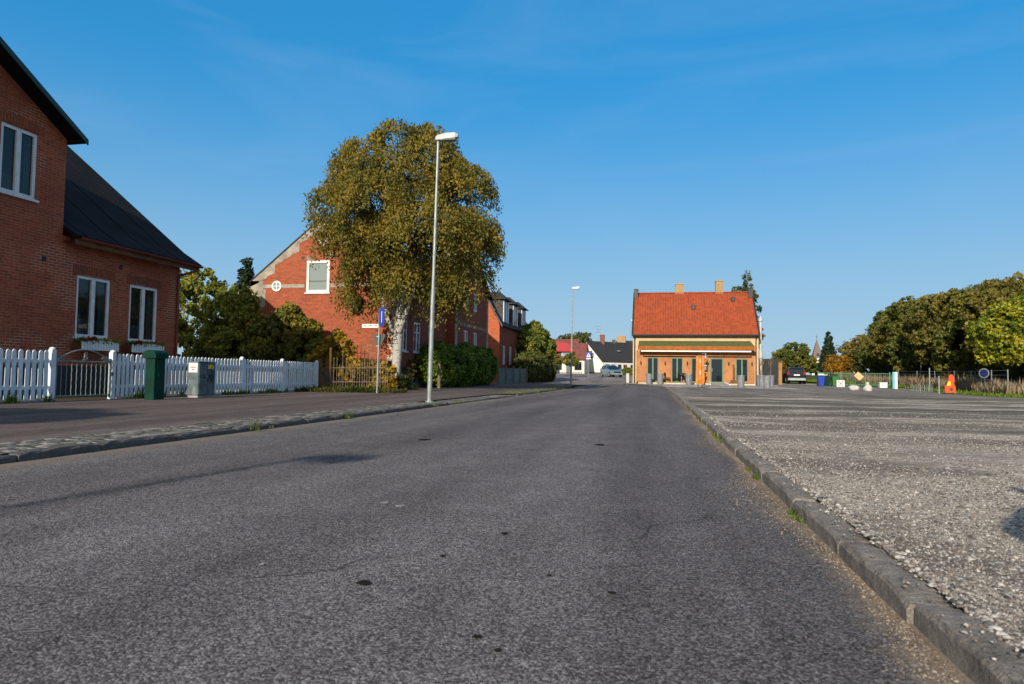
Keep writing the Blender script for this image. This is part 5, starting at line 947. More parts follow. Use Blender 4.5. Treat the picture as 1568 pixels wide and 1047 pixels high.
# ------------------------------------------------------------------ the shop
SX0, SX1, SY, SB, SZ = -2.08, 8.78, 63.0, 72.0, .36
def shop():
    h = thing('shop_house', 'low yellow and orange rendered shop with large orange tiled roof and green doors', 'shop', ((SX0+SX1)/2, 66, .2)); e = 4.66; rz = 8.8; ym = (SY+SB)/2
    D = [(1.0, 2.1), (3.3, 4.45), (5.3, 6.3), (6.95, 8.05), (9.1, 10.2)]; W_ = SX1-SX0
    D = [(1.28, 2.28), (3.42, 4.42), (5.15, 6.1), (6.78, 7.9), (8.95, 9.98)]; HZ = [(.02, 2.22), (.02, 2.2), (.02, 2.2), (.0, 2.2), (.1, 2.15)]
    holes = [(a, c, z0, z1) for (a, c), (z0, z1) in zip(D, HZ)]
    w = B(); facade(w, (SX0+.32, SY-.02, SZ), XU, YN, W_-.64, 2.85, [(a-.32, c-.32, z0, z1) for a, c, z0, z1 in holes]); put('lower_wall', w, M['shoporange'], h)
    w = B(); w.poly([(SX0, SY, .1), (SX0+.32, SY, .1), (SX0+.32, SY, e), (SX0, SY, e)]); w.poly([(SX1-.32, SY, .1), (SX1, SY, .1), (SX1, SY, e), (SX1-.32, SY, e)]); w.poly([(SX0+.32, SY, SZ+2.8), (SX1-.32, SY, SZ+2.8), (SX1-.32, SY, e), (SX0+.32, SY, e)])
    for x in (SX0, SX1): w.poly([(x, SY, .1), (x, SB, .1), (x, SB, e), (x, ym, rz), (x, SY, e)])
    w.poly([(SX0, SB, .1), (SX1, SB, .1), (SX1, SB, e), (SX0, SB, e)]); put('wall', w, M['shopyellow'], h)
    b = B(); b.box((SX0+.5, SY-.9, .05), (SX0+6.6, SY-.03, .33)); b.box((SX0+8.4, SY-.9, .05), (SX1-.4, SY-.03, .33)); put('terrace_step', b, M['stone_pale'], h)
    b = B(); b.loft([[(SX0+6.65, SY-1.5, .16), (SX0+8.3, SY-1.5, .16), (SX0+8.0, SY-.03, .36), (SX0+6.7, SY-.03, .36)], [(SX0+6.65, SY-1.5, .05), (SX0+8.3, SY-1.5, .05), (SX0+8.0, SY-.03, .05), (SX0+6.7, SY-.03, .05)]]); rp = put('ramp', b, M['pave'], h)
    for x, x2 in ((SX0+6.66, SX0+6.72), (SX0+8.3, SX0+8.02)): b = B(); b.loft([[(x-.05, SY-1.5, .17), (x+.05, SY-1.5, .17), (x+.05, SY-1.5, .27), (x-.05, SY-1.5, .27)], [(x2-.05, SY-.1, .37), (x2+.05, SY-.1, .37), (x2+.05, SY-.1, .47), (x2-.05, SY-.1, .47)]]); put('ramp_edge', b, M['signwhite'], rp)
    for i, q in enumerate(holes):
        O = (SX0, SY-.02, SZ); c = B()
        if i == 3:
            f = window(h, O, XU, YN, *q, 'green_frame', 'glass', 1, .1, .06, name='door'); c.box((SX0+q[0]+.14, SY-.02, SZ+1.0), (SX0+q[0]+.17, SY+.02, SZ+1.3)); put('handle', c, M['galv'], f)
        else: window(h, O, XU, YN, *q, 'green_frame', 'glass', 2, .075, .05, name='glazed_door')
    for x in (.72, 2.87, 4.8, 8.35, 10.3): b = B(); b.box((SX0+x-.04, SY-.1, SZ+1.62), (SX0+x+.04, SY-.03, SZ+1.72)); b.lathe((SX0+x, SY-.14, SZ+1.56), [(.03, 0), (.055, .04), (.055, .26), (.03, .3)], 10); put('wall_lamp', b, M['trim_dark'], h)
    # awning cassette: green cloth above, orange valance, white front rail
    a0, a1 = SX0+.5, SX1-.45; b = B(); slab(b, [(a0+.05, SY-.01, SZ+3.72), (a1-.25, SY-.01, SZ+3.72), (a1, SY-1.0, SZ+3.2), (a0, SY-1.0, SZ+3.2)], .03); aw = put('awning_cloth', b, M['awning'], h)
    b = B(); b.box((a0-.02, SY-1.03, SZ+2.86), (a1+.02, SY-1.0, SZ+3.205)); put('valance', b, paint('orange_valance', (.28, .085, .012), .8, bmp=.1), aw)
    b = B(); b.box((a0+.25, SY-1.1, SZ+2.7), (a1-.3, SY-1.035, SZ+2.81)); put('front_rail', b, M['signwhite'], aw)
    for k in range(5): b = B(); x = a0+.3+(a1-a0-.6)*k/4; b.tube([(x, SY-.03, SZ+3.1), (x, SY-1.0, SZ+2.8)], .025, 6); put('awning_arm', b, M['trim_dark'], aw)
    b = B(); b.tube([(SX0+5.95, SY-1.14, SZ+2.5), (SX0+6.25, SY-1.3, SZ+2.6)], .02, 6); b.lathe((SX0+6.3, SY-1.34, SZ+2.2), [(.16, 0), (.13, .1), (.05, .22), (.03, .38)], 12); put('hanging_lamp', b, M['galv'], h)
    # black hanging sign with pale line and emblem
    b = B(); b.box((SX0+5.95, SY-.24, SZ+1.05), (SX0+6.55, SY-.2, SZ+1.62)); sg = put('shop_sign', b, M['black'], h); b = B(); b.box((SX0+6.04, SY-.25, SZ+1.5), (SX0+6.46, SY-.242, SZ+1.55)); put('sign_line', b, M['signwhite'], sg)
    b = B(); n = 12
    for r0, r1 in ((.18, .13), (.09, .05)):
        for k in range(n):
            t0, t1 = 2*math.pi*k/n, 2*math.pi*(k+1)/n; P = lambda t, r: (SX0+6.25+r*math.cos(t), SY-.246, SZ+1.27+r*math.sin(t)*.95); b.poly([P(t0, r0), P(t1, r0), P(t1, r1), P(t0, r1)])
    put('sign_emblem', b, M['galv'], sg); b = B(); b.box((SX0+6.2, SY-.22, SZ+1.62), (SX0+6.3, SY-.03, SZ+1.86)); put('sign_bracket', b, M['trim_dark'], sg)
    # pantile roof: real corrugation with a step at every course
    L_ = math.hypot(ym-SY+.35, rz+.15-(e-.15)); nx = 46*6; nr = 21; V = []; F = []; xs = np.linspace(SX0-.02, SX1+.02, nx+1)
    for s in (1, -1):
        k0 = len(V); rows = []
        for r in range(nr):
            for f in (0., .999): rows.append((r+f, .035*(1-f)))
        for q, lift in rows:
            f = q/nr; y = (SY-.35+(ym-SY+.35)*f) if s == 1 else (SB+.35-(SB+.35-ym)*f); z = e-.15+(rz+.15-(e-.15))*f
            ph = 2*math.pi*(xs-SX0)/((SX1-SX0)/46); V += [(x, y, z+lift+.055*max(-.5, math.sin(p_))+.006*math.sin(x*3.1+q*.9)) for x, p_ in zip(xs, ph)]
        m_ = nx+1
        for r in range(len(rows)-1):
            for i in range(nx): a = k0+r*m_+i; F.append((a, a+1, a+1+m_, a+m_))
    b = B(); b.v = V; b.f = F; rf = put('roof', b, tiles, h)
    b = B()
    for x in (SX0-.05, SX1+.05):
        for s, y in ((1, SY-.4), (-1, SB+.4)): b = B(); b.loft([[(x-.06, y, e-.22), (x+.06, y, e-.22), (x+.06, y, e+.02), (x-.06, y, e+.02)], [(x-.06, ym, rz+.05), (x+.06, ym, rz+.05), (x+.06, ym, rz+.3), (x-.06, ym, rz+.3)]]); put('verge_board', b, M['trim_dark'], rf)
    for x0, x1 in ((SX0-.02, SX0+.32), (SX1-.36, SX1+.06)): b = B(); b.box((x0, ym-.75, rz-.45), (x1, ym+.75, rz+.42)); b.box((x0-.04, ym-.8, rz+.42), (x1+.04, ym+.8, rz+.5)); put('gable_cap', b, M['trim_dark'], rf)
    n = 34; b = B()
    for k in range(n):
        x0 = SX0+.35+(SX1-SX0-.7)*k/n; x1 = SX0+.35+(SX1-SX0-.7)*(k+1)/n
        b.loft([[(x, ym+r*math.cos(t), rz+.12+r*.8*math.sin(t)) for t in np.linspace(0, math.pi, 7)] for x, r in ((x0, .13), (x1+.02, .15))])
    put('ridge_tiles', b, tiles, rf)
    for x0, x1, zt in ((3.9, 4.62, 9.75), (7.62, 8.28, 10.0)): b = B(); b.box((SX0+x0, ym-.05, rz-.3), (SX0+x1, ym+.65, zt)); b.box((SX0+x0-.04, ym-.1, zt), (SX0+x1+.04, ym+.7, zt+.12)); b.box((SX0+x0-.05, ym-.12, rz+.0), (SX0+x1+.05, ym+.7, rz+.22)); put('chimney', b, M['yellowbrick'], rf)
    for x, f in ((5.45, .62), (9.08, .8)): y = SY-.35+(ym-SY+.35)*f; z = e-.15+(rz+.15-e+.15)*f; b = B(); b.box((SX0+x-.17, y-.25, z-.1), (SX0+x+.17, y+.2, z+.32), .03); put('roof_vent', b, M['trim_dark'], rf)
    b = B(); b.tube([(SX0-.05, SY-.42, e-.1), (SX1+.05, SY-.42, e-.1)], .08, 8)
    for x in (SX0+.16, SX1-.22): b.tube([(x, SY-.42, e-.15), (x, SY-.1, e-.5), (x, SY-.08, .15)], .05, 8)
    put('gutter', b, M['trim_dark'], h)
    b = B(); x = SX1+.32; b.tube([(x, SY+1, .2), (x, SY+1, 2.6)], .1, 10); b.tube([(x, SY+1, 2.6), (x, SY+1, 3.25)], .17, 12); b.tube([(x, SY+1, 3.25), (x, SY+1, 5.85)], .11, 12); b.lathe((x, SY+1, 5.85), [(.13, 0), (.18, .05), (.18, .25), (.11, .32), (.11, .42), (.03, .5)], 12); put('flue_pipe', b, M['lampwhite'], h)
def tilemat():
    m, N, L, b = nmat('orange_pantiles'); p = pos(N); s = N.new('ShaderNodeSeparateXYZ'); L.new(p, s.inputs[0])
    g = N.new('ShaderNodeCombineXYZ'); L.new(mth(N, L, 'FLOOR', mth(N, L, 'MULTIPLY', mth(N, L, 'ADD', s.outputs[0], 2.08), 46/10.86)), g.inputs[0]); L.new(mth(N, L, 'FLOOR', mth(N, L, 'MULTIPLY', mth(N, L, 'SUBTRACT', s.outputs[2], 4.51), 21/4.44)), g.inputs[1])
    wn = N.new('ShaderNodeTexWhiteNoise'); L.new(g.outputs[0], wn.inputs['Vector'])
    c = ramp(N, L, wn.outputs['Value'], ((0, (.24, .052, .02)), (.5, (.28, .06, .023)), (1, (.33, .072, .027)))); c = mix(N, L, mapr(N, L, noise(N, L, p, 1.2, 5, .7), .5, .75, 0, .5), c, (.2, .06, .035))
    L.new(c, b.inputs['Base Color']); b.inputs['Roughness'].default_value = .85; b.inputs['Specular IOR Level'].default_value = .25; return m
tiles = tilemat()
shop()
def pot(x, y, label, sap=False):
    g0 = gz(y)+.025; t = thing('planter_pot', label, 'planter', (x, y, g0), 'tall grey ribbed planters around the shop'); b = B(); n = 40
    b.loft([[(x+r*(1+.03*(k % 2))*math.cos(2*math.pi*k/n), y+r*(1+.03*(k % 2))*math.sin(2*math.pi*k/n), g0+z) for k in range(n)] for r, z in ((.235, 0), (.27, .82), (.29, .83), (.29, .9), (.25, .9), (.24, .84))]); put('pot', b, M['zinc'], t)
    b = B(); b.disc((x, y, g0+.85), .235, (0, 0, 1), .02, 20); put('soil', b, M['bark'], t)
    if sap: b = B(); b.tube([(x, y, g0+.8), (x+.03, y, g0+1.6), (x, y, g0+2.4)], [.03, .022, .012], 6); limbs(b, (x+.02, y, g0+1.6), [(x+random.uniform(-.4, .4), y+random.uniform(-.3, .3), g0+random.uniform(2, 2.7)) for _ in range(7)], .012, .05, 4); put('sapling', b, M['grey_wood'], t)
for a in ((-.62, 61.6, 'grey planter at the far left in front of the leftmost green door'), (.35, 61.8, 'grey planter second from the left in front of the shop'), (2.72, 60.3, 'grey planter just left of the rusty orange timber column'), (6.25, 53.9, 'lone grey planter standing forward before the rightmost green door'), (8.75, 62.2, 'grey planter nearest the shop wall in the right hand cluster', True), (8.3, 57.6, 'grey planter in the middle of the right hand cluster', True), (8.0, 53.2, 'grey planter standing furthest forward in the right hand cluster'), (9.0, 58.0, 'grey planter at the right end of the right hand cluster', True)): pot(*a)
def totem():
    x, y = 3.05, 50.2; g0 = gz(y)+.025; t = thing('timber_column', 'rusty orange column of upright boards on two dark legs standing before the shop', 'column', (x, y, g0))
    for k, (a, c) in enumerate(((-.31, -.115), (-.095, .095), (.115, .31))):
        b = B(); b.loft([[(x+a*s, y-.14+.05*(k == 1), z), (x+c*s, y-.14+.05*(k == 1), z), (x+c*s, y+.14, z), (x+a*s, y+.14, z)] for z, s in ((g0+.24, .72), (g0+.42, 1.), (g0+2.25, .88))]); put('board', b, M['rust'], t)
    for s in (-1, 1): b = B(); b.box((x+s*.14-.03, y-.03, g0), (x+s*.14+.03, y+.03, g0+.3)); put('leg', b, M['trim_dark'], t)
    b = B(); b.box((x-.05, y-.12, g0+.9), (x+.05, y-.096, g0+1.2)); b.box((x-.04, y-.12, g0+1.75), (x+.05, y-.096, g0+2.05)); put('notice', b, M['galv'], t, kind='stuff')
    b = B()
    for s in (-1, 1): b.tube([(x+s*.12, y, g0+2.2), (x+s*.12, y, g0+2.52), (x+s*.2, y, g0+2.56)], .022, 6)
    b.tube([(x-.12, y, g0+2.46), (x+.12, y, g0+2.46)], .015, 6); put('hook', b, M['trim_dark'], t)
totem()
def chair(x, y, rot, label, first=[None]):
    if first[0] is None:
        t = thing('cafe_chair', label, 'chair', (0, 0, 0), 'dark café chairs against the shop'); b = B(); b.box((-.22, -.22, .43), (.22, .22, .47), .01); put('seat', b, M['black'], t); b = B(); b.box((-.21, .2, .55), (.21, .23, .88), .01); put('backrest', b, M['black'], t)
        for a in (-1, 1):
            for c in (-1, 1): b = B(); b.tube([(a*.2, c*.2, 0), (a*.19, c*.2, .45 if c < 0 else .86)], .015, 6); put('leg', b, M['black'], t)
        first[0] = t; t.location = (x, y, .335); t.rotation_euler = (0, 0, rot); return
    dup(first[0], (x, y, .335), label, rot)
chair(.95, 62.55, 1.2, 'dark café chair beside the second grey planter'); chair(1.72, 62.6, -1.4, 'dark café chair at the left side of the café table'); chair(2.75, 62.6, 1.5, 'dark café chair close to the third planter'); chair(2.3, 62.75, .1, 'dark café chair behind the café table')
def table(x, y):
    t = thing('cafe_table', 'small dark café table between the chairs under the awning', 'table', (x, y, .335)); b = B(); b.disc((x, y, 1.04), .34, (0, 0, 1), .03, 20); put('table_top', b, M['black'], t); b = B(); b.lathe((x, y, .335), [(.22, 0), (.2, .03), (.03, .06), (.03, .7)], 12); put('leg', b, M['galv'], t)
table(2.2, 62.4)
b = B(); b.lathe((SX0+6.15, SY-.85, .2), [(.17, 0), (.17, .06), (.1, .15), (.1, .55), (.2, .85), (.24, .95), (.24, 1.0)], 14); tag(put('pedestal_stand', b, M['black'], None), 'black waisted pedestal stand below the black shop sign', 'stand')
t = thing('timber_stand', 'brown upright plank standing in a wooden box left of the rightmost green door', 'stand', (SX0+8.7, SY-.6, .33)); b = B(); b.box((SX0+8.63, SY-.64, .62), (SX0+8.77, SY-.56, 2.0)); put('plank', b, M['brown_wood'], t); b = B(); b.box((SX0+8.45, SY-.95, .335), (SX0+9.0, SY-.45, .62), .01); put('box', b, M['brown_wood'], t)
def screen():
    t = thing('mesh_screen', 'tall black mesh screen fence standing beside the right end of the shop', 'fence', (9.9, 66.5, .2))
    for x0, x1, y0, y1 in ((9.3, 10.08, 66.5, 66.45), (10.12, 10.9, 66.45, 66.4)): b = B(); b.prism([(x0, y0, .25), (x1, y1, .25), (x1, y1, 2.62), (x0, y0, 2.62)], (0, .04, 0)); put('panel', b, M['blacknet'], t)
    for x, y in ((9.26, 66.5), (10.1, 66.45), (10.94, 66.4)): b = B(); b.box((x-.03, y-.03, .1), (x+.03, y+.06, 2.66)); put('post', b, M['trim_dark'], t)
    b = B(); b.box((11.0, 66.45, .2), (11.3, 66.5, 2.3)); put('board', b, paint('tan_boards', (.3, .17, .07), .8), t)
screen()
tree('garden_tree', 'thin tree showing above the right end of the shop roof', (9.3, 77, gz(77)), [(-.6, 0, 9.6, .7, .7, .9), (.3, 0, 10.6, .5, .5, 1.3), (.9, 0, 9.0, .5, .6, 1), (1.2, 0, 7.6, .5, .5, .8), (1.5, 0, 5.0, .4, .5, .9), (.9, 0, 6.0, .5, .6, 1.2), (1.2, 0, 3.4, .5, .5, .9)], .13, 'l_dark', 'birchbark', .16, 230, 26, .28, inner=.9)
b = B(); b.box((-2.62, 62.2, .12), (-2.38, 62.5, 1.05)); b.box((-2.64, 62.18, 1.05), (-2.36, 62.52, 1.1)); tag(put('cable_box', b, M['lampwhite'], None), 'slim pale utility box at the left corner of the shop', 'cabinet')
# ------------------------------------------------------------------ right hand background
dome_tree('round_tree', 'rounded olive green tree behind the parked dark hatchback', 16.5, 88, 2.7, 4.6, 'l_olive', 520, 34, .17)
bush('garden_shrub', 'orange brown hedge end between the mesh screen and the dark car', 12.9, 76.5, gz(76), [(0, 0, 1.1, .6, .8, 1.1), (.2, 0, .6, .8, .8, .7)], 'l_orange', .13, 160, 26, .2, cat='hedge')
def church():
    x, y, g0 = 53.8, 250, 1; t = thing('church', 'white church tower with tall pointed shingle spire far behind the trees', 'church', (x, y, g0)); b = B(); b.box((x-2, y-2, g0), (x+2, y+2, 7.2)); b.poly([(x-2, y-2, 7.2), (x+2, y-2, 7.2), (x, y-2, 8.2)]); put('tower', b, M['whitewall'], t); b = B(); b.box((x+2, y-1, g0), (x+14, y+7, 4.2)); put('nave', b, M['whitewall'], t)
    b = B(); slab(b, [(x+2, y-1.4, 4), (x+14, y-1.4, 4), (x+14, y+3, 7), (x+2, y+3, 7)], .2); put('nave_roof', b, M['roof_slate'], t)
    b = B(); b.loft([[(x-2.1, y-2.1, 7.2), (x+2.1, y-2.1, 7.2), (x+2.1, y+2.1, 7.2), (x-2.1, y+2.1, 7.2)], [(x-1.4, y-1.4, 9.2), (x+1.4, y-1.4, 9.2), (x+1.4, y+1.4, 9.2), (x-1.4, y+1.4, 9.2)], [(x-.05, y-.05, 14.6), (x+.05, y-.05, 14.6), (x+.05, y+.05, 14.6), (x-.05, y+.05, 14.6)]]); sp = put('spire', b, paint('grey_shingles', (.16, .13, .12), .9, bmp=.3, bscale=4), t)
    b = B(); b.box((x-.35, y-1.65, 8.8), (x+.35, y-1.4, 9.8)); put('dormer', b, M['trim_dark'], sp); b = B(); b.tube([(x, y, 14.5), (x, y, 16)], .05, 5); b.tube([(x-.4, y, 15.5), (x+.4, y, 15.5)], .05, 5); put('cross', b, M['trim_dark'], sp)
    b = B(); b.box((x-.5, y-2.03, 4.6), (x+.5, y-2, 6.0)); put('belfry_opening', b, M['black'], t)
church()
tree('spruce_tree', 'tall dark spruce beside the church spire', (28.1, 122, gz(122)), [(0, 0, 1.3+.7*k, 1.75-.18*k, 1.75-.18*k, .5) for k in range(9)], .22, 'l_spruce', 'bark', .2, 700, 34, .24, trunk_h=7.0, elong=2, nlimb=1)
dome_tree('autumn_shrub', 'bright orange yellow autumn tree behind the blue and green bins', 22.8, 96, 1.9, 3.2, 'l_orange', 300, 30, .2, low=.05)
for i, (x, y, r, h, mt, l) in enumerate(((29.2, 108, 2.9, 6.3, 'l_brown', 'brownish round tree just right of the tall spruce'), (31.0, 105, 2.3, 5.6, 'l_mix', 'thin crowned yellowing tree in the middle of the far tree group'), (32.0, 99, 2.2, 5.2, 'l_olive', 'small olive tree at the right end of the far tree group'), (26.5, 138, 3.5, 4.6, 'l_dark', 'dark low tree behind the orange autumn tree'), (46, 215, 5, 3.6, 'l_hedge', 'low green tree in front of the church foot'))):
    dome_tree('far_tree', l, x, y, r, h, mt, 330, 30, .26, group='far trees beyond the car park')
# row of big trees along the lot: one tree built, then copied
big = dome_tree('row_tree', 'large olive crowned tree at the left end of the big tree row', 26.3, 85, 3.6, 8.6, 'l_olive', 1250, 38, .17, 'row of large trees behind the reeds', low=.08)
big2 = dome_tree('row_tree', 'large browner tree second from the left in the big tree row', 26.0, 79, 3.7, 8.9, 'l_tan', 1250, 38, .17, 'row of large trees behind the reeds', low=.08)
for i, (x, y, r, s, src, l) in enumerate(((25.8, 73.3, 1.1, 1.0, 0, 'large olive tree third from the left in the big tree row'), (25.6, 67.6, 2.3, .98, 1, 'large brown green tree fourth from the left in the big tree row'), (25.4, 62, 3.6, .98, 0, 'large olive tree fifth from the left in the big tree row'), (25.6, 57, 4.4, .95, 1, 'large tree rising behind the bright leaved tree at the right edge'), (26.2, 52, 5.5, .96, 0, 'large tree cut by the right edge behind the bright leaved tree'), (29.4, 76, 2.9, 1.08, 0, 'tall olive crown standing behind the left part of the big tree row'), (29.6, 68, 5.2, 1.08, 1, 'tall brownish crown standing behind the middle of the big tree row'), (30.4, 60, 1.9, 1.1, 1, 'tall brownish crown standing behind the right part of the big tree row'))):
    dup((big, big2)[src], (x, y, gz(y)), l, r, s)
dome_tree('dark_tree', 'very dark green tree at the left edge of the big tree row', 26.8, 90, 2.6, 7.4, 'l_dark', 800, 36, .18, low=.1)
tree('bright_tree', 'bright yellow green broad leaved tree at the right edge beside the round blue sign', (21.3, 44.8, .08), [(-2.2, 0, 3.6, 1.1, 1.3, .9), (0, 0, 3.3, 2.2, 2.2, 1.6), (-1.3, 0, 2.9, 1.4, 1.6, 1.1), (1.5, -.5, 3.0, 2.0, 2, 1.5), (.2, 0, 4.9, 1.4, 1.6, 1.1), (-1.0, .3, 4.4, 1.3, 1.4, 1.0), (1.6, 0, 5.2, 1.4, 1.6, 1.0), (-2.0, .2, 2.3, .8, 1.0, .6), (2, -1.5, 1.9, 1.6, 1.4, 1.2), (3.2, -1, 4.2, 1.8, 1.8, 1.8)], .22, 'l_chest', 'bark', .15, 1500, 26, .3, inner=.5, elong=1.35)
bush('undergrowth_bush', 'dark undergrowth bush below the bright tree at the right edge', 21.6, 42.5, .08, [(0, 0, .8, 1.4, 1.2, .9), (2.2, -1.6, .9, 1.4, 1.3, 1), (4, -3.5, .9, 1.6, 1.3, 1.1)], 'l_dark', .13, 420, 30, .24)
def understory():
    X = RS.uniform(0, 1, 9000); Y = 44+56*X; xx = 24+RS.uniform(0, 5, 9000); tufts('dark_undergrowth', xx, Y, np.full(9000, .05), RS.gamma(5, .22, 9000), M['l_dark'], .09, 7, lean=.8)
    n = 15000; Y = RS.uniform(40, 92, n); c = np.interp(Y, [38, 43, 50, 60, 72, 92], [17.5, 18.2, 19.6, 20.9, 21.5, 22]); X = c+RS.uniform(0, 3.2, n)*(1+0*Y); k = (np.sin(Y*.9)+np.sin(Y*.37+1)+RS.uniform(-1.2, 2.2, n)) > -.2
    tufts('dry_reeds', X[k], Y[k], np.array([gz(v) for v in Y[k]])+.05, RS.gamma(9, .062, n)[k]+.1, M['reed'], .02, 7, lean=.3)
    n = 9000; Y = RS.uniform(20, 92, n); c = np.interp(Y, [20, 30, 38, 43, 50, 60, 72, 90], [17.2, 16.6, 16, 16.4, 18.2, 19.5, 17.5, 15.5]); X = c+RS.uniform(-.1, 5, n)**1.0; tufts('verge_grass', X, Y, np.array([gz(v) for v in Y])+.07, RS.gamma(3, .03, n)+.03, M['l_green'], .02, 6)
understory()
def wire_fence():
    P = [(18.3, 41), (18.6, 43.5), (19.5, 47), (20.6, 51), (21.5, 56), (22, 61), (22.4, 66), (22.8, 72)]; t = thing('wire_fence', 'low wire fence with slim grey posts in front of the dry reeds', 'fence', (20.6, 51, .1))
    for x, y in P: b = B(); b.tube([(x, y, gz(y)), (x, y, gz(y)+1.45)], .03, 6); put('post', b, M['galv'], t)
    b = B()
    for z in (.15, .4, .65, .9, 1.15, 1.4): b.tube([(x, y, gz(y)+z) for x, y in P], .008, 4)
    put('wire', b, M['galv'], t, kind='stuff')
wire_fence()
def rail_fence():
    t = thing('rail_fence', 'pale green metal rail fence running right from the green bin', 'fence', (15, 66, gz(66))); P = [(14.4, 66.5), (16.2, 66), (18, 65.2), (19.6, 64)]; b = B()
    for (x0, y0), (x1, y1) in zip(P, P[1:]):
        for k in range(12): f = k/12; x, y = x0+(x1-x0)*f, y0+(y1-y0)*f; b.tube([(x, y, gz(y)+.1), (x, y, gz(y)+1.15)], .014, 4)
    put('baluster', b, M['railgreen'], t, kind='stuff'); b = B()
    for z in (.15, 1.17): b.tube([(x, y, gz(y)+z) for x, y in P], .03, 6)
    put('rail', b, M['railgreen'], t)
    for x, y in P: b = B(); b.tube([(x, y, gz(y)-.05), (x, y, gz(y)+1.3)], .04, 6); put('post', b, M['railgreen'], t)
rail_fence()
hbox(13.85, 63, gz(63)+.03, .5, .6, .9, 'binblue', 'bright blue wheelie bin at the left of the bin row', 'bin', 'wheelie_bin', 'binblue'); hbox(14.42, 63.3, gz(63)+.03, .5, .6, .88, 'binGreen', 'dark green wheelie bin between the blue bin and the light green bin', 'bin', 'wheelie_bin', 'binGreen'); hbox(14.98, 63, gz(63)+.03, .5, .6, .9, 'bingrn', 'light green wheelie bin at the right of the bin row', 'bin', 'wheelie_bin', 'bingrn')
def xcrate(x, y):
    z = gz(y)+.035; t = thing('crossed_panel', 'small white panel with crossed slats standing before the green rail fence', 'panel', (x, y, z)); b = B(); b.box((x-.3, y, z), (x+.3, y+.03, z+.06)); b.box((x-.3, y, z+.5), (x+.3, y+.03, z+.56)); b.box((x-.3, y, z+.06), (x-.24, y+.03, z+.5)); b.box((x+.24, y, z+.06), (x+.3, y+.03, z+.5)); b.box((x-.24, y+.035, z+.03), (x+.24, y+.045, z+.52)); put('frame', b, M['signwhite'], t)
    b = B()
    for s in (-1, 1): b.prism([(x-s*.24, y-.01+.004*s, z+.04), (x-s*.18, y-.01+.004*s, z+.04), (x+s*.24, y-.01+.004*s, z+.52), (x+s*.18, y-.01+.004*s, z+.52)], (0, .006, 0))
    put('slat', b, M['grey_wood'], t, kind='stuff')
xcrate(14.95, 61)
def diamond(x, y):
    z = gz(y)+.03; t = thing('diamond_board', 'tilted peach coloured square board held on a dark stand by the verge', 'sign', (x, y, z)); b = B(); b.prism([(x-.36, y, z+.95), (x+.06, y, z+.55), (x+.36, y, z+.9), (x-.06, y, z+1.28)], (0, .03, 0)); put('board', b, M['cardboard'], t)
    b = B(); b.tube([(x-.18, y+.06, z), (x-.02, y+.06, z+.8)], .022, 6); b.tube([(x+.18, y+.06, z), (x+.02, y+.06, z+.8)], .022, 6); b.box((x-.22, y+.04, z+.3), (x+.22, y+.07, z+.5)); put('stand', b, M['trim_dark'], t)
diamond(15.95, 59.5)
def rock(x, y, s, label, tall=False):
    bm = bmesh.new(); bmesh.ops.create_icosphere(bm, subdivisions=3, radius=1); z = gz(y)+.06; b = B(); rr = random.Random(int(x*100))
    o = [rr.uniform(0, 6) for _ in range(4)]; f = lambda c: 1+.12*math.sin(c.x*3+o[0])+.1*math.sin(c.y*4+c.z*3+o[1])+.05*math.sin(c.x*9+o[2])
    b.add([(x+v.co.x*.33*s*f(v.co)*(1-.35*max(0, v.co.z)*tall), y+v.co.y*.3*s*f(v.co), z+.14*s+v.co.z*.22*s*f(v.co)*(1+(.25 if tall else 0))) for v in bm.verts], [tuple(v.index for v in q.verts) for q in bm.faces])
    if tall: b.add([(x-.03+v.co.x*.11*f(v.co), y+v.co.y*.11, z+.42+v.co.z*.16*f(v.co)) for v in bm.verts], [tuple(v.index for v in q.verts) for q in bm.faces])
    bm.free(); tag(put('painted_stone', b, M['stone_white'], None, smooth=True), label, 'stone', 'white painted boulders on the asphalt edge')
rock(12.75, 48.6, .95, 'low white boulder, the left one of two on the asphalt edge'); rock(13.3, 47.6, .95, 'white boulder with a smaller white lump on top, right of the low one', True)
x, y = 17.3, 55.2; z = gz(y)+.06; t = thing('marker_post', 'flat white and turquoise upright marker standing on the verge', 'marker', (x, y, z)); b = B(); b.box((x-.05, y, z), (x+.12, y+.12, z+1.25)); put('white_face', b, M['signwhite'], t); b = B(); b.box((x-.2, y+.02, z), (x-.052, y+.12, z+1.25)); put('turquoise_face', b, M['turq'], t)
x, y = 17.6, 59; z = gz(y)+.06; t = thing('white_crate', 'low white box lying on the verge left of the turquoise marker', 'box', (x, y, z)); b = B(); b.box((x-.25, y, z), (x+.3, y+.4, z+.36), .03); put('body', b, M['signwhite'], t); b = B(); b.box((x-.27, y-.02, z+.37), (x+.32, y+.42, z+.42), .015); put('lid', b, M['signwhite'], t)
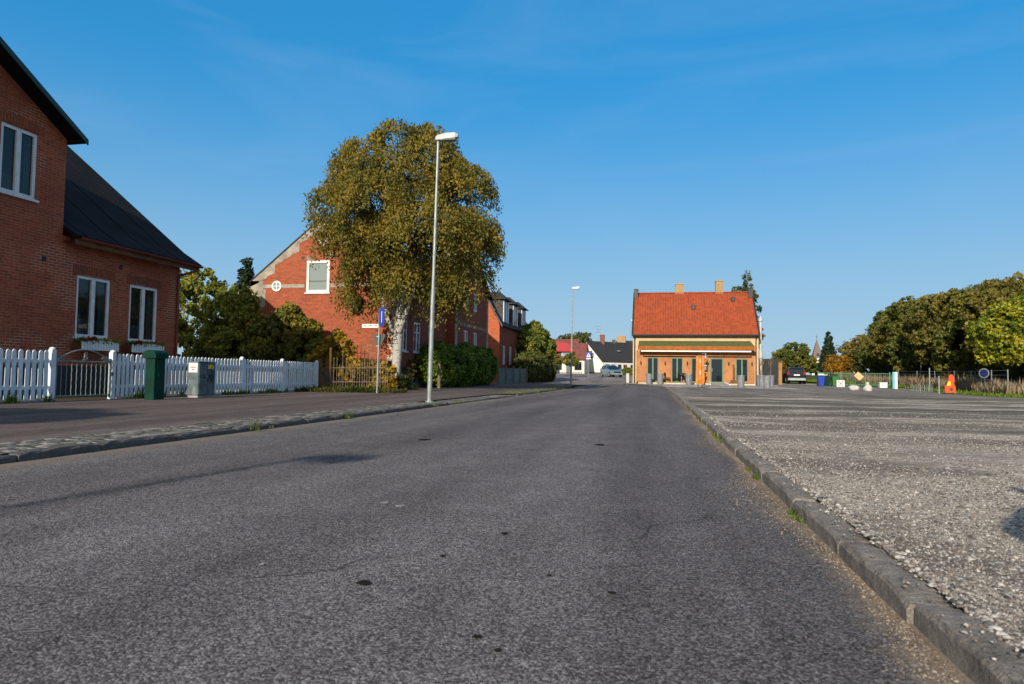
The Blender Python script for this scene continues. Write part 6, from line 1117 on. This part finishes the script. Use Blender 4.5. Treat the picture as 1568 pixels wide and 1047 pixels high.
def orange_figure():
    x, y = 16.25, 42.8; z = .07; t = thing('warning_marker', 'orange red road warning figure with a yellow patch standing at the verge edge', 'road marker', (x, y, z)); b = B()
    b.prism([(x-.3, y, z+.05), (x+.25, y, z+.05), (x+.24, y, z+.4), (x+.17, y, z+.55), (x+.2, y, z+.85), (x+.12, y, z+1.05), (x+.0, y, z+1.1), (x-.1, y, z+.98), (x-.12, y, z+.75), (x-.2, y, z+.5), (x-.3, y, z+.42)], (0, .08, 0)); body = put('body', b, M['orange'], t)
    b = B(); b.prism([(x-.22, y-.015, z+.45), (x+.0, y-.015, z+.45), (x-.02, y-.015, z+.72), (x-.14, y-.015, z+.7)], (0, .01, 0)); put('yellow_patch', b, M['yellow'], body); b = B(); b.box((x-.34, y-.1, 0+z), (x+.3, y+.2, z+.045)); put('base', b, M['black'], t)
    b = B(); b.disc((x+.02, y-.008, z+.26), .09, (0, -1, 0), .012, 14); put('emblem', b, M['copper_red'], body)
    b = B(); b.tube([(15.72, 43, 0), (15.72, 43, 1.05)], .035, 8); tag(put('marker_pole', b, M['galv'], None), 'slim grey pole just left of the orange warning figure', 'pole')
orange_figure()
x, y = 17.85, 42.6; z = .05; t = thing('round_sign', 'round dark blue sign with pale rim under the bright leaved tree', 'sign', (x, y, z)); b = B(); b.tube([(x, y, z), (x, y, z+1.0)], .03, 8); put('pole', b, M['trim_dark'], t); b = B(); n_ = Vector((-.75, -.65, 0)); b.disc((x, y, z+1.2), .27, n_, .02, 28); d = put('rim', b, M['galv'], t); b = B(); b.disc(Vector((x, y, z+1.2))+n_*.022, .215, n_, .01, 28); put('disc', b, paint('deep_sign_blue', (.01, .02, .09), .4, bmp=0), d)
for x, y, h, l in ((14.9, 43.5, .45, 'pale wooden peg at the verge corner'), (24.1, 70, 3.2, 'thin tall grey pole rising before the small far trees'), (17.9, 50.5, 1.5, 'thin pale pole with a small cap before the reeds')):
    b = B(); z = gz(y)+.04; b.tube([(x, y, z), (x, y, z+h)], .035, 8); b.lathe((x, y, z+h), [(.045, 0), (.045, .05), (.01, .06)], 8); tag(put('thin_pole', b, M['galv'] if h > 1 else M['grey_wood'], None), l, 'pole')
t = thing('cycle_rack', 'low grey hoop rack on the verge edge', 'rack', (16.4, 48.5, .05)); 
for k in range(6): b = B(); x = 16.1+k*.22; b.tube([(x, 48.5, .04), (x, 48.5, .5), (x+.06, 48.5, .56), (x+.12, 48.5, .5), (x+.12, 48.5, .04)], .014, 5); put('hoop', b, M['galv'], t)
b = B(); b.tube([(16.05, 48.5, .08), (17.4, 48.5, .08)], .018, 5); put('rail', b, M['galv'], t)
# unseen tree added behind the camera, flat crown shaped to shade the pavement
tree('garden_tree', 'tall unseen tree added behind the camera to shade the near pavement', (-13.6, -12.3, 0), [(0, 0, 8.7, 2.2, 1.2, .5), (-.6, 0, 8.3, 2.0, 1.4, .5)], .2, 'l_dark', 'bark', .2, 500, 36, .4)
